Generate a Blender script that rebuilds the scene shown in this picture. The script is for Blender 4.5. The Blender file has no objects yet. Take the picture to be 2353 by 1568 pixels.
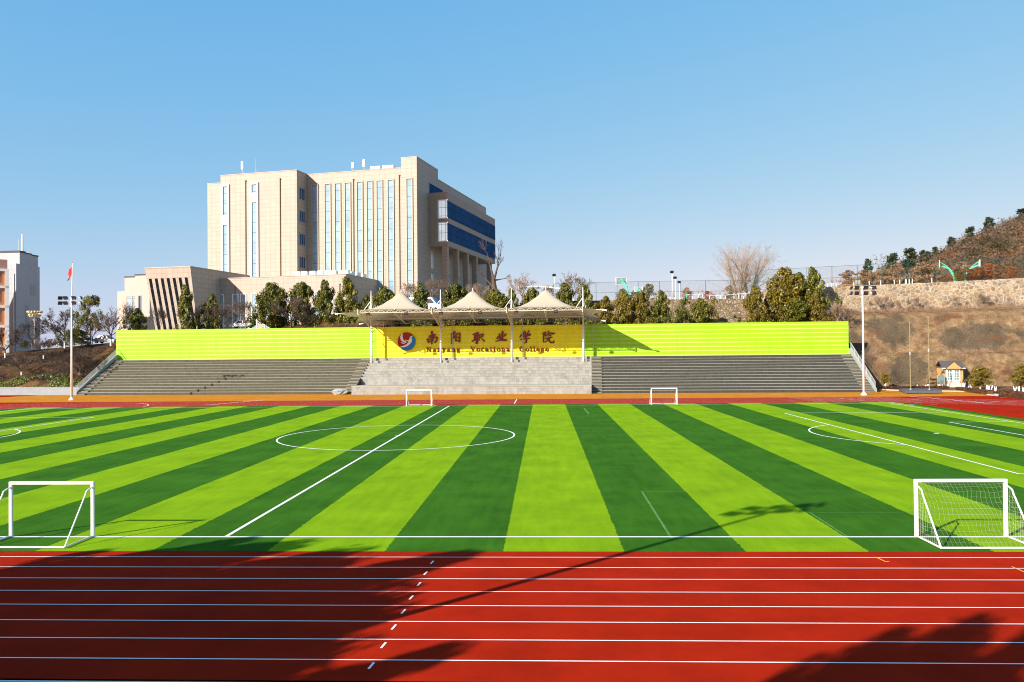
import bpy, bmesh, math, random
from mathutils import Vector, Matrix, noise
R = math.radians
SC = bpy.context.scene
COL = SC.collection

# ------------------------------------------------------------------ camera, sky, sun, exposure
CAM_H = 6.602
cam_d = bpy.data.cameras.new('camera')
cam = bpy.data.objects.new('camera', cam_d)
COL.objects.link(cam)
cam_d.sensor_width = 36.0
cam_d.lens = 28.086
cam_d.clip_start = 0.1
cam_d.clip_end = 9000
CAM_ROT = Matrix.Rotation(.0394, 4, 'Z') @ Matrix.Rotation(math.pi/2 + .0125, 4, 'X') @ Matrix.Rotation(-.0091, 4, 'Z')
cam.matrix_world = Matrix.Translation((0, 0, CAM_H)) @ CAM_ROT
SC.camera = cam

SUN_EL = R(26.0)
SUN_AZ = R(225.0)            # compass bearing of the sun (0 = +Y, clockwise): behind the viewer, to the left
world = bpy.data.worlds.new("World")
SC.world = world
world.use_nodes = True
wn = world.node_tree
sky = wn.nodes.new('ShaderNodeTexSky')
sky.sky_type = 'NISHITA'
sky.sun_disc = False
sky.sun_elevation = SUN_EL
sky.sun_rotation = SUN_AZ
sky.altitude = 0
sky.air_density = 1.0
sky.dust_density = 0.7
sky.ozone_density = 2.0
sep = wn.nodes.new('ShaderNodeSeparateColor'); com = wn.nodes.new('ShaderNodeCombineColor')
wn.links.new(sky.outputs[0], sep.inputs[0])
for i, (p_, k_) in enumerate(((1.00, .72), (.42, .455), (.10, .45))):      # film response of the sky colour, one curve per channel
    q_ = wn.nodes.new('ShaderNodeMath'); q_.operation = 'POWER'; q_.inputs[1].default_value = p_
    m_ = wn.nodes.new('ShaderNodeMath'); m_.operation = 'MULTIPLY'; m_.inputs[1].default_value = 10*.1**p_*k_
    wn.links.new(sep.outputs[i], q_.inputs[0]); wn.links.new(q_.outputs[0], m_.inputs[0]); wn.links.new(m_.outputs[0], com.inputs[i])
wn.links.new(com.outputs[0], wn.nodes['Background'].inputs[0])
wn.nodes['Background'].inputs[1].default_value = 0.1

sun_d = bpy.data.lights.new('sun', 'SUN')
sun_d.energy = 5.0
sun_d.angle = R(0.5)
sun_d.color = (1.0, 0.93, 0.82)
sun = bpy.data.objects.new('sun', sun_d)
COL.objects.link(sun)
to_sun = Vector((math.sin(SUN_AZ)*math.cos(SUN_EL), math.cos(SUN_AZ)*math.cos(SUN_EL), math.sin(SUN_EL)))
sun.rotation_euler = (-to_sun).to_track_quat('-Z', 'Y').to_euler()
sun.location = to_sun * 300
SC.view_settings.view_transform = 'Standard'
SC.view_settings.look = 'None'
SC.view_settings.exposure = 1.0
SC.view_settings.gamma = 1.0
SC.cycles.pixel_filter_type = 'BLACKMAN_HARRIS'
SC.cycles.filter_width = 1.05

# ------------------------------------------------------------------ survey helpers: photo sight lines -> metres on known planes
def ray(u, v):                                   # u, v measured on a 2353 px wide print of the photograph
    return (CAM_ROT.to_3x3() @ Vector(((u-1176.5)/1835.7, (784-v)/1835.7, -1)))
def atY(u, v, Y):
    r = ray(u, v); k = Y/r.y
    return Vector((r.x*k, Y, CAM_H + r.z*k))
def at0(u, v, z=0.0):
    r = ray(u, v); k = (z-CAM_H)/r.z
    return Vector((r.x*k, r.y*k, z))
def zA(x, y): return (x/4.1013, (950+y/2.4125)/1.7)                       # enlargements of the photograph
def zF(x, y): return ((3200+x/2.941)/1.7, (1250+y/2.941)/1.7)
def zE(x, y): return ((3200+x/2.851)/1.7, (800+y/2.851)/1.7)
ST_ROT = math.atan(-.06)
ST_O = Vector((0, 123.5, 0))
_ex = Vector((math.cos(ST_ROT), math.sin(ST_ROT), 0)); _ey = Vector((-math.sin(ST_ROT), math.cos(ST_ROT), 0))
def stand_pt(u, v, t):                           # sight line -> (s, z) on the plane t of the grandstand
    r = ray(u, v); o = Vector((0, 0, CAM_H)) - ST_O
    k = (t - o.dot(_ey))/r.dot(_ey); p = o + r*k
    return p.dot(_ex), p.z
def stand_world(s, t, z): return ST_O + _ex*s + _ey*t + Vector((0, 0, z))

# ------------------------------------------------------------------ mesh builder
class MB:
    def __init__(self): self.v = []; self.f = []
    def add(self, vs, fs):
        n = len(self.v); self.v += [tuple(p) for p in vs]; self.f += [tuple(i+n for i in f) for f in fs]; return self
    def box(self, x0, y0, z0, x1, y1, z1):
        return self.add([(x0,y0,z0),(x1,y0,z0),(x1,y1,z0),(x0,y1,z0),(x0,y0,z1),(x1,y0,z1),(x1,y1,z1),(x0,y1,z1)],
                        [(0,3,2,1),(4,5,6,7),(0,1,5,4),(1,2,6,5),(2,3,7,6),(3,0,4,7)])
    def cbox(self, c, sx, sy, sz, rz=0, tilt=0):
        m = Matrix.Translation(c) @ Matrix.Rotation(rz, 4, 'Z') @ Matrix.Rotation(tilt, 4, 'X')
        vs = [m @ Vector((x*sx/2, y*sy/2, z*sz/2)) for z in (-1,1) for x, y in ((-1,-1),(1,-1),(1,1),(-1,1))]
        return self.add(vs, [(0,3,2,1),(4,5,6,7),(0,1,5,4),(1,2,6,5),(2,3,7,6),(3,0,4,7)])
    def quad(self, *p): return self.add(p, [tuple(range(len(p)))])
    def tube(self, p0, p1, r0, r1=None, n=6, cap=True):
        p0, p1 = Vector(p0), Vector(p1); r1 = r0 if r1 is None else r1
        d = (p1-p0)
        if d.length < 1e-6: return self
        d.normalize(); a = d.orthogonal().normalized(); b = d.cross(a)
        vs = []
        for p, r in ((p0, r0), (p1, r1)):
            for i in range(n):
                t = 2*math.pi*i/n; vs.append(p + a*(r*math.cos(t)) + b*(r*math.sin(t)))
        fs = [(i, (i+1) % n, n+(i+1) % n, n+i) for i in range(n)]
        if cap: fs += [tuple(range(n-1, -1, -1)), tuple(range(n, 2*n))]
        return self.add(vs, fs)
    def path(self, pts, r, n=6):
        for a, b in zip(pts, pts[1:]): self.tube(a, b, r, r, n)
        return self
    def lathe(self, prof, c=(0,0,0), n=16):
        vs = []; fs = []; m = len(prof)
        for i in range(n):
            t = 2*math.pi*i/n
            for r, z in prof: vs.append((c[0]+r*math.cos(t), c[1]+r*math.sin(t), c[2]+z))
        for i in range(n):
            for j in range(m-1):
                a, b = i*m+j, ((i+1) % n)*m+j; fs.append((a, b, b+1, a+1))
        return self.add(vs, fs)
    def prism_y(self, pts, y0, y1):             # outline in x,z extruded along y
        n = len(pts); vs = [(x, y0, z) for x, z in pts]+[(x, y1, z) for x, z in pts]
        fs = [tuple(range(n)), tuple(range(2*n-1, n-1, -1))]+[(i, n+i, n+(i+1) % n, (i+1) % n) for i in range(n)]
        return self.add(vs, fs)
    def prism_x(self, pts, x0, x1):             # outline in y,z extruded along x
        n = len(pts); vs = [(x0, y, z) for y, z in pts]+[(x1, y, z) for y, z in pts]
        fs = [tuple(range(n)), tuple(range(2*n-1, n-1, -1))]+[(i, n+i, n+(i+1) % n, (i+1) % n) for i in range(n)]
        return self.add(vs, fs)
    def mesh(self, name, m, smooth=False):
        me = bpy.data.meshes.new(name); me.from_pydata(self.v, [], self.f); me.materials.append(m)
        bm = bmesh.new(); bm.from_mesh(me)
        if len(self.f) < 60000: bmesh.ops.recalc_face_normals(bm, faces=bm.faces)
        bm.to_mesh(me); bm.free()
        if smooth: me.polygons.foreach_set('use_smooth', [True]*len(me.polygons))
        me.update(); return me
    def build(self, name, m, parent=None, smooth=False, label=None):
        o = bpy.data.objects.new(name, self.mesh(name, m, smooth)); COL.objects.link(o)
        if parent: o.parent = parent
        if label: o['label'] = label
        return o
def link(name, me, parent=None):
    o = bpy.data.objects.new(name, me); COL.objects.link(o)
    if parent: o.parent = parent
    return o
def tag(o, label, cat, group=None):
    o['label'] = label; o['category'] = cat
    if group: o['group'] = group
    return o
def thing(name, label, cat, loc=(0,0,0), rz=0, group=None, scale=None):
    o = bpy.data.objects.new(name, None); COL.objects.link(o); o.empty_display_size = .3
    o.location = loc; o.rotation_euler = (0, 0, rz)
    if scale: o.scale = scale
    return tag(o, label, cat, group)
def structure(o): o['kind'] = 'structure'; return o
def stuff(o, label, cat): o['kind'] = 'stuff'; return tag(o, label, cat)
def dup(root, loc, rz=None, label=None):
    r = root.copy(); COL.objects.link(r); r.location = loc
    if rz is not None: r.rotation_euler = (0, 0, rz)
    if label: r['label'] = label
    for ch in root.children:
        c = ch.copy(); COL.objects.link(c); c.parent = r
        for g in ch.children:
            d = g.copy(); COL.objects.link(d); d.parent = c
    return r

# ------------------------------------------------------------------ materials
class NT:
    def __init__(self, name, rough=.8, spec=.3, metal=0):
        self.m = bpy.data.materials.new(name); self.m.use_nodes = True
        self.t = self.m.node_tree; self.p = self.t.nodes['Principled BSDF']
        self.p.inputs['Roughness'].default_value = rough
        self.p.inputs['Specular IOR Level'].default_value = spec
        self.p.inputs['Metallic'].default_value = metal
        self._o = None
    def n(self, typ, **kw):
        x = self.t.nodes.new(typ)
        for k, v in kw.items(): setattr(x, k, v)
        return x
    def l(self, a, b): self.t.links.new(a, b)
    def obj(self):
        if self._o is None: self._o = self.n('ShaderNodeTexCoord').outputs['Object']
        return self._o
    def noise(self, scale, detail=4, vec=None, rough=.6):
        x = self.n('ShaderNodeTexNoise'); x.inputs['Scale'].default_value = scale
        x.inputs['Detail'].default_value = detail; x.inputs['Roughness'].default_value = rough
        self.l(vec or self.obj(), x.inputs['Vector']); return x.outputs['Fac']
    def math(self, op, a, b=None, c=None):
        x = self.n('ShaderNodeMath', operation=op)
        for i, v in enumerate((a, b, c)):
            if v is None: continue
            if isinstance(v, (int, float)): x.inputs[i].default_value = v
            else: self.l(v, x.inputs[i])
        return x.outputs[0]
    def ramp(self, fac, stops):
        x = self.n('ShaderNodeValToRGB'); e = x.color_ramp.elements
        while len(e) < len(stops): e.new(.5)
        for el, (p, c) in zip(e, stops): el.position = p; el.color = (*c, 1) if len(c) == 3 else c
        self.l(fac, x.inputs[0]); return x.outputs[0]
    def mix(self, fac, a, b, mode='MIX'):
        x = self.n('ShaderNodeMix', data_type='RGBA', blend_type=mode)
        for i, v in ((0, fac), (6, a), (7, b)):
            if isinstance(v, (int, float)): x.inputs[i].default_value = v
            elif isinstance(v, tuple): x.inputs[i].default_value = (*v, 1)
            else: self.l(v, x.inputs[i])
        return x.outputs[2]
    def sep(self):
        x = self.n('ShaderNodeSeparateXYZ'); self.l(self.obj(), x.inputs[0]); return x.outputs
    def scaled(self, s):
        x = self.n('ShaderNodeMapping'); x.inputs['Scale'].default_value = s; self.l(self.obj(), x.inputs['Vector']); return x.outputs[0]
    def color(self, c): 
        if isinstance(c, tuple): self.p.inputs['Base Color'].default_value = (*c, 1)
        else: self.l(c, self.p.inputs['Base Color'])
        return self
    def bump(self, h, strength=.3, dist=.05):
        x = self.n('ShaderNodeBump'); x.inputs['Strength'].default_value = strength; x.inputs['Distance'].default_value = dist
        self.l(h, x.inputs['Height']); self.l(x.outputs[0], self.p.inputs['Normal']); return self
def simple(name, c, rough=.6, var=.12, scale=3, metal=0, spec=.3, bump=0):
    k = NT(name, rough, spec, metal)
    lo = tuple(x*(1-var) for x in c); hi = tuple(min(1, x*(1+var)) for x in c)
    nz = k.noise(scale, 5)
    k.color(k.ramp(nz, [(.3, lo), (.7, hi)]))
    if bump: k.bump(nz, bump)
    return k.m
def m_grass():
    k = NT('artificial_turf', .95, .03)
    x = k.sep()
    wob = k.math('MULTIPLY', k.math('SUBTRACT', k.noise(6, 3), .5), .22)
    s = k.math('ADD', k.math('ADD', x[0], 1.38+79), wob)
    fr = k.math('MODULO', k.math('DIVIDE', s, 7.9), 1.0)
    lightm = k.math('LESS_THAN', fr, .5)
    v = k.math('ADD', k.math('MULTIPLY', k.noise(.35, 5), .6), k.math('MULTIPLY', k.noise(.9, 5, k.scaled((2.5, .35, 1))), .4)); f = k.math('ADD', k.math('MULTIPLY', k.noise(18, 3, None, .8), .5), k.math('MULTIPLY', k.noise(55, 2, None, .8), .5))
    dark = k.ramp(k.math('ADD', k.math('MULTIPLY', v, .5), k.math('MULTIPLY', f, .5)), [(.40, (.018, .074, .005)), (.60, (.046, .148, .010))])
    light = k.ramp(k.math('ADD', k.math('MULTIPLY', v, .5), k.math('MULTIPLY', f, .5)), [(.40, (.115, .228, .0035)), (.60, (.218, .365, .006))])
    c = k.mix(lightm, dark, light)
    k.color(c); k.bump(k.noise(40, 3), .5, .03)
    return k.m
def m_track(name, c, spots=None):
    k = NT(name, .95, .02)
    v = k.noise(.5, 6, None, .65); f = k.noise(60, 2, None, .8)
    lo = tuple(x*.80 for x in c); hi = tuple(x*1.12 for x in c)
    col = k.ramp(k.math('ADD', k.math('MULTIPLY', v, .6), k.math('MULTIPLY', f, .4)), [(.39, lo), (.61, hi)])
    if spots:
        n = k.noise(.22, 6, k.scaled((.5, 2.2, 1)), .65)
        col = k.mix(k.ramp(n, [(.60, (0,0,0)), (.74, (.75,.75,.75))]), col, spots)
    k.color(col); k.bump(f, .25, .01); return k.m
def m_tile(name, c, w=1.2, h=.9, mortar=.012, line=.62):
    k = NT(name, .55, .35)
    x = k.sep(); cb = k.n('ShaderNodeCombineXYZ')
    k.l(k.math('ADD', x[0], x[1]), cb.inputs[0]); k.l(x[2], cb.inputs[1])
    b = k.n('ShaderNodeTexBrick', offset=0.0, squash=1.0)
    b.inputs['Scale'].default_value = 1; b.inputs['Brick Width'].default_value = w; b.inputs['Row Height'].default_value = h
    b.inputs['Mortar Size'].default_value = mortar*2; b.inputs['Mortar Smooth'].default_value = .1; b.inputs['Bias'].default_value = 0
    b.inputs['Color1'].default_value = (*[q*1.03 for q in c], 1); b.inputs['Color2'].default_value = (*[q*.95 for q in c], 1)
    b.inputs['Mortar'].default_value = (*[q*line for q in c], 1)
    k.l(cb.outputs[0], b.inputs['Vector'])
    st = k.noise(.5, 5, k.scaled((1, 1, .12)))
    k.color(k.mix(k.ramp(st, [(.5, (0,0,0)), (.8, (.35,.35,.35))]), b.outputs['Color'], tuple(q*.62 for q in c)))
    return k.m
def m_block(name, c, c2, joint, w=.62, h=.43):
    k = NT(name, .9, .2)
    x = k.sep(); cb = k.n('ShaderNodeCombineXYZ')
    wob = k.math('MULTIPLY', k.noise(.8, 3), .25)
    k.l(k.math('ADD', k.math('ADD', x[0], x[1]), wob), cb.inputs[0]); k.l(x[2], cb.inputs[1])
    b = k.n('ShaderNodeTexBrick', offset=.5)
    b.inputs['Scale'].default_value = 1; b.inputs['Brick Width'].default_value = w; b.inputs['Row Height'].default_value = h
    b.inputs['Mortar Size'].default_value = .022; b.inputs['Mortar Smooth'].default_value = .6
    b.inputs['Color1'].default_value = (*c, 1); b.inputs['Color2'].default_value = (*c2, 1); b.inputs['Mortar'].default_value = (*joint, 1)
    k.l(cb.outputs[0], b.inputs['Vector'])
    p = k.noise(.45, 6); col = k.mix(k.ramp(p, [(.42, (0,0,0)), (.62, (.8,.8,.8))]), b.outputs['Color'], c)
    s = k.noise(1.6, 6, k.scaled((1, 1, .4)))
    col = k.mix(k.ramp(s, [(.45, (0,0,0)), (.8, (.55,.55,.55))]), col, tuple(q*.55 for q in c2))
    k.color(col); k.bump(s, .3, .02); return k.m
def m_stone(name, stones, joint, scale=1.6, edge=.06):
    k = NT(name, .92, .15)
    d = k.n('ShaderNodeMapping'); d.inputs['Scale'].default_value = (1, 1, 1.35)
    wv = k.n('ShaderNodeVectorMath', operation='ADD')
    nz = k.n('ShaderNodeTexNoise'); nz.inputs['Scale'].default_value = 2.2; k.l(k.obj(), nz.inputs['Vector'])
    sc = k.n('ShaderNodeVectorMath', operation='SCALE'); sc.inputs['Scale'].default_value = .35; k.l(nz.outputs['Color'], sc.inputs[0])
    k.l(k.obj(), wv.inputs[0]); k.l(sc.outputs[0], wv.inputs[1]); k.l(wv.outputs[0], d.inputs['Vector'])
    v1 = k.n('ShaderNodeTexVoronoi', feature='F1'); v1.inputs['Scale'].default_value = scale; k.l(d.outputs[0], v1.inputs['Vector'])
    v2 = k.n('ShaderNodeTexVoronoi', feature='DISTANCE_TO_EDGE'); v2.inputs['Scale'].default_value = scale; k.l(d.outputs[0], v2.inputs['Vector'])
    bw = k.n('ShaderNodeSeparateColor'); k.l(v1.outputs['Color'], bw.inputs[0])
    st = k.ramp(bw.outputs[0], [(i/(len(stones)-1), c) for i, c in enumerate(stones)])
    jm = k.ramp(v2.outputs['Distance'], [(edge*.5, (1,1,1)), (edge*1.4, (0,0,0))])
    col = k.mix(jm, st, joint)
    big = k.noise(.25, 5); col = k.mix(k.ramp(big, [(.4, (0,0,0)), (.75, (.6,.6,.6))]), col, (.2, .135, .075))
    k.color(col); k.bump(v2.outputs['Distance'], .8, .12); return k.m
def m_rock():
    k = NT('shotcrete_rock', .95, .03)
    a = k.noise(.13, 9, None, .66); b = k.noise(.8, 9, None, .75); c = k.noise(4.5, 6, None, .8)
    col = k.ramp(k.math('ADD', k.math('MULTIPLY', b, .55), k.math('MULTIPLY', c, .45)), [(.34, (.05, .030, .015)), (.45, (.185, .115, .058)), (.56, (.31, .205, .110)), (.66, (.52, .40, .26))])
    col = k.mix(k.ramp(a, [(.53, (0,0,0)), (.62, (.8,.8,.8))]), col, k.ramp(c, [(.3, (.040, .033, .022)), (.7, (.12, .10, .070))]))
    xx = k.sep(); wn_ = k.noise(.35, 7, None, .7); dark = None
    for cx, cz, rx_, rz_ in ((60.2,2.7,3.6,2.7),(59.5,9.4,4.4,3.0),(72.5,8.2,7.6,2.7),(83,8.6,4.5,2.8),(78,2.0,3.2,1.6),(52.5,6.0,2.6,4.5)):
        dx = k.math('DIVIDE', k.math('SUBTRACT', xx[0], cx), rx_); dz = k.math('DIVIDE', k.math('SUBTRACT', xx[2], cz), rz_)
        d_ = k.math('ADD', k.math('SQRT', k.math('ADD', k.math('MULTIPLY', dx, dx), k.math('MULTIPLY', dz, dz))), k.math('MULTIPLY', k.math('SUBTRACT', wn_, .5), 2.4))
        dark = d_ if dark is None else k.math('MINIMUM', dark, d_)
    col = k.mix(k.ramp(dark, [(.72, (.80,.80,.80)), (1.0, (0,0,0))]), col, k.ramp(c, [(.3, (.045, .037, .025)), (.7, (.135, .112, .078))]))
    v = k.noise(.22, 9, k.scaled((.5, 1, 1.3)), .72)
    col = k.mix(k.ramp(v, [(.56, (0,0,0)), (.66, (.8,.8,.8))]), col, (.17, .066, .026))
    k.color(col); k.bump(k.math('ADD', b, c), .9, .35); return k.m
def m_soil(name, stops, scale=.5):
    k = NT(name, .95, .1); a = k.noise(scale, 8, None, .7)
    k.color(k.ramp(a, stops)); k.bump(k.noise(2.5, 6), .8, .2); return k.m
def m_leaf(name, stops, trans=.25):
    k = NT(name, .42, .4)
    g = k.n('ShaderNodeNewGeometry'); oi = k.n('ShaderNodeObjectInfo')
    f = k.math('ADD', k.math('MULTIPLY', g.outputs['Random Per Island'], .8), k.math('MULTIPLY', oi.outputs['Random'], .2))
    col = k.ramp(f, stops); k.color(col)
    tr = k.n('ShaderNodeBsdfTranslucent'); k.l(col, tr.inputs[0])
    mx = k.n('ShaderNodeMixShader'); mx.inputs[0].default_value = trans
    k.l(k.p.outputs[0], mx.inputs[1]); k.l(tr.outputs[0], mx.inputs[2])
    k.l(mx.outputs[0], k.t.nodes['Material Output'].inputs[0]); return k.m
def m_wall(name, c, stripe):
    k = NT(name, .5, .3)
    x = k.sep()
    wob = k.math('MULTIPLY', k.math('SUBTRACT', k.noise(.9, 4), .5), .05)
    fr = k.math('MODULO', k.math('ADD', k.math('DIVIDE', k.math('ADD', x[2], wob), .69), -7.76), 1.0)
    tri = k.math('ABSOLUTE', k.math('SUBTRACT', fr, .5))
    sm = k.ramp(tri, [(.10, (.9,.9,.9)), (.15, (0,0,0))])
    col = k.mix(sm, c, stripe)
    seam = k.math('LESS_THAN', k.math('ABSOLUTE', k.math('SUBTRACT', k.math('MODULO', k.math('ADD', x[0], 100), 16.2), 8.1)), .03)
    col = k.mix(k.math('MULTIPLY', seam, .55), col, tuple(q*.4 for q in c))
    d = k.noise(.7, 5, k.scaled((1, 1, .25)))
    col = k.mix(k.ramp(d, [(.45, (0,0,0)), (.75, (.45,.45,.45))]), col, tuple(q*.72 for q in c))
    k.color(col); return k.m
def m_glass(name, c, rough=.06, metal=.9, pane=2.3, line=(.05, .06, .07), vert=None):
    k = NT(name, rough, .5 if metal else 0, metal); x = k.sep()
    h = k.math('LESS_THAN', k.math('MODULO', k.math('ADD', x[2], 1), pane), .07)
    if vert:
        h = k.math('MAXIMUM', h, k.math('LESS_THAN', k.math('MODULO', k.math('ADD', k.math('ADD', x[0], x[1]), 200), vert), .07))
    v = k.n('ShaderNodeTexVoronoi'); v.inputs['Scale'].default_value = .5; k.l(k.obj(), v.inputs['Vector'])
    cs = k.n('ShaderNodeSeparateColor'); k.l(v.outputs['Color'], cs.inputs[0])
    cc = k.ramp(cs.outputs[0], [(0, tuple(q*.86 for q in c)), (1, tuple(min(1, q*1.06) for q in c))])
    k.color(k.mix(h, cc, line))
    k.bump(k.noise(.35, 2), .05, .05); return k.m
def m_chain():
    k = NT('chain_link_wire', .6, .3); k.color((.03, .07, .06)); x = k.sep()
    hx = k.math('ADD', x[0], x[1])
    a = k.math('LESS_THAN', k.math('MODULO', k.math('ADD', k.math('ADD', hx, x[2]), 500), .09), .006)
    b = k.math('LESS_THAN', k.math('MODULO', k.math('ADD', k.math('SUBTRACT', hx, x[2]), 500), .09), .006)
    tr = k.n('ShaderNodeBsdfTransparent'); mx = k.n('ShaderNodeMixShader')
    k.l(k.math('MAXIMUM', a, b), mx.inputs[0]); k.l(tr.outputs[0], mx.inputs[1]); k.l(k.p.outputs[0], mx.inputs[2])
    k.l(mx.outputs[0], k.t.nodes['Material Output'].inputs[0]); return k.m
M = {}
M['grass'] = m_grass()
M['red'] = m_track('red_rubber', (.315, .0145, .0035))
M['orange'] = m_track('orange_rubber', (.46, .175, .018), (.46, .36, .25))
M['line'] = simple('line_paint', (.82, .82, .80), .7, .06, 8)
M['faint'] = simple('worn_line', (.065, .19, .035), .9, .35, 2.0)
M['yline'] = simple('yellow_line', (.75, .36, .02), .7, .1, 8)
M['white'] = simple('white_paint', (.80, .79, .76), .35, .06, 6)
M['white_worn'] = simple('worn_white_paint', (.74, .70, .64), .4, .16, 14)
M['concrete'] = m_block('side_stand_block', (.082, .076, .050), (.070, .065, .043), (.105, .098, .07))
M['concrete_right'] = m_block('right_stand_block', (.050, .050, .042), (.042, .042, .036), (.068, .068, .06))
M['concrete_mid'] = m_block('centre_stand_block', (.30, .296, .27), (.215, .21, .188), (.13, .127, .112))
M['slab'] = simple('tread_slab', (.33, .315, .265), .85, .16, 2)
M['parapet'] = simple('parapet_render', (.26, .28, .26), .85, .12, 2)
M['graywall'] = simple('grey_render', (.25, .275, .29), .85, .08, 1)
M['lime'] = m_wall('lime_sheet', (.250, .51, .004), (.40, .60, .10))
M['yellow'] = m_wall('yellow_sheet', (.78, .74, .006), (.82, .80, .12))
M['letter'] = simple('dark_red_letter', (.20, .006, .004), .3, .1, 5, spec=.5)
M['em_red'] = simple('emblem_red', (.33, .007, .006), .3, .05)
M['em_blue'] = simple('emblem_blue', (.006, .19, .52), .3, .05)
M['membrane'] = simple('canopy_membrane', (.34, .29, .215), .6, .04, .6)
def m_membrane():
    k = NT('canopy_membrane', .6, .1); c = (.42, .365, .28); k.color(k.ramp(k.noise(.6, 4), [(.3, tuple(q*.95 for q in c)), (.7, c)]))
    tr = k.n('ShaderNodeBsdfTranslucent'); tr.inputs[0].default_value = (.62, .52, .36, 1)
    mx = k.n('ShaderNodeMixShader'); mx.inputs[0].default_value = .12
    k.l(k.p.outputs[0], mx.inputs[1]); k.l(tr.outputs[0], mx.inputs[2]); k.l(mx.outputs[0], k.t.nodes['Material Output'].inputs[0]); return k.m
M['membrane'] = m_membrane()
M['truss'] = simple('cream_steel', (.56, .51, .40), .45, .08, 4)
M['steel'] = simple('galvanised_steel', (.42, .44, .43), .45, .1, 5, metal=.3)
M['black'] = simple('black_housing', (.018, .018, .02), .4, .1, 8)
M['lens'] = simple('lamp_lens', (.12, .12, .12), .2, .1, 20)
M['tile'] = m_tile('beige_tile', (.365, .298, .238), 1.25, .95, .016, .62)
M['tile_plain'] = simple('beige_trim', (.40, .335, .265), .6, .05, 2)
M['tile_shaded'] = m_tile('shaded_tile', (.29, .215, .155))  # the wall tile again, shade of the overhang side put into a browner colour
M['wframe'] = simple('white_frame', (.82, .80, .76), .45, .05, 2)
M['pipe'] = simple('brown_pipe', (.30, .16, .085), .5, .1, 3)
M['glass'] = m_glass('sky_glass', (.27, .43, .52), .08, .25)  # pale blue base carries part of the sky reflection
M['glass_dark'] = m_glass('shaded_blue_glass', (.030, .085, .185), .5, 0, 1.9, (.012, .02, .04), 1.35)  # same tinted glass, its dark look on the shaded side put into the colour
M['glass_bright'] = m_glass('corner_glass', (.42, .74, .86), .06, .9, 1.9, (.05,.07,.08), 1.0)
M['glass_black'] = m_glass('dark_strip_glass', (.010, .011, .013), .35, 0, 1.9)
M['stone'] = m_stone('rubble_wall', [(.19,.145,.09), (.31,.24,.15), (.165,.155,.135), (.38,.30,.20), (.25,.205,.15)], (.50,.40,.28), 1.25, .05)
M['cobble'] = m_stone('cobble_wall', [(.15,.115,.075), (.31,.245,.16), (.22,.17,.11), (.40,.33,.24), (.28,.19,.11)], (.11,.08,.05), 2.0, .12)
M['rock'] = m_rock()
M['soil'] = m_soil('dry_soil', [(.3, (.06, .035, .018)), (.5, (.14, .075, .035)), (.7, (.24, .14, .06))])
M['bank'] = m_soil('bank_soil', [(.3, (.030, .020, .011)), (.5, (.075, .045, .022)), (.66, (.17, .092, .04)), (.8, (.10, .10, .025))], .35)
M['road'] = simple('pale_road', (.34, .31, .27), .9, .1, 1)
M['hillsoil'] = m_soil('hill_soil', [(.3, (.10, .06, .03)), (.5, (.24, .12, .05)), (.7, (.36, .19, .08))], .12)
M['bark'] = simple('bark', (.085, .058, .042), .9, .25, 6, bump=.4)
M['bark_pale'] = simple('pale_bark', (.24, .165, .11), .9, .2, 6)
M['twig_yellow'] = simple('willow_twig', (.25, .165, .095), .9, .2, 6)
M['lime_wash'] = simple('limewash', (.80, .79, .76), .9, .06, 8)
M['leaf'] = m_leaf('evergreen_leaf', [(0, (.020, .030, .003)), (.35, (.068, .080, .005)), (.7, (.155, .148, .009)), (.92, (.27, .22, .02)), (1, (.40, .30, .07))])
M['leaf_olive'] = m_leaf('olive_leaf', [(0, (.05, .045, .004)), (.4, (.14, .112, .008)), (.75, (.25, .18, .015)), (1, (.38, .26, .05))])
M['leaf_hedge'] = m_leaf('hedge_leaf', [(0, (.045, .020, .010)), (.6, (.10, .042, .018)), (1, (.18, .075, .028))], .15)
M['leaf_green'] = m_leaf('cover_leaf', [(0, (.06, .09, .01)), (.5, (.13, .17, .02)), (1, (.25, .25, .05))])
M['leaf_rust'] = m_leaf('rust_leaf', [(0, (.18, .048, .008)), (.5, (.36, .10, .014)), (1, (.52, .19, .03))])
M['leaf_tan'] = m_leaf('tan_leaf', [(0, (.20, .12, .06)), (.5, (.36, .20, .09)), (1, (.50, .33, .17))])
M['leaf_hill'] = m_leaf('hill_leaf', [(0, (.10, .085, .05)), (.4, (.20, .13, .075)), (.7, (.33, .18, .085)), (1, (.22, .17, .08))], .15)
def m_wood():
    k = NT('winter_wood', .8, .1)
    g = k.n('ShaderNodeNewGeometry')
    n1 = k.noise(.075, 4); n2 = k.noise(.16, 3)
    c1 = k.ramp(n1, [(.36, (.046,.044,.018)), (.46, (.105,.074,.044)), (.56, (.175,.095,.055)), (.68, (.235,.105,.04))])
    c2 = k.mix(k.ramp(n2, [(.55, (0,0,0)), (.65, (.8,.8,.8))]), c1, (.19, .14, .115))
    col = k.mix(k.math('MULTIPLY', g.outputs['Random Per Island'], .55), c2, (.05, .035, .022))
    k.color(col); return k.m
M['wood_mass'] = m_wood()
M['leaf_pine'] = m_leaf('pine_leaf', [(0, (.028, .045, .022)), (.6, (.062, .08, .036)), (1, (.11, .115, .05))], .1)
M['car_white'] = simple('white_car_paint', (.80, .80, .80), .2, .02, 2, spec=.6)
M['car_dark'] = simple('dark_car_paint', (.03, .045, .055), .2, .1, 2, spec=.6)
M['car_green'] = simple('green_car_paint', (.02, .075, .06), .2, .1, 2, spec=.6)
M['tyre'] = simple('tyre', (.02, .02, .02), .8, .1, 6)
M['car_glass'] = simple('car_glass', (.03, .045, .06), .08, .1, 2, spec=.8)
M['bluewind'] = simple('windscreen', (.02, .10, .26), .08, .1, 2, spec=.8)
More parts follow.
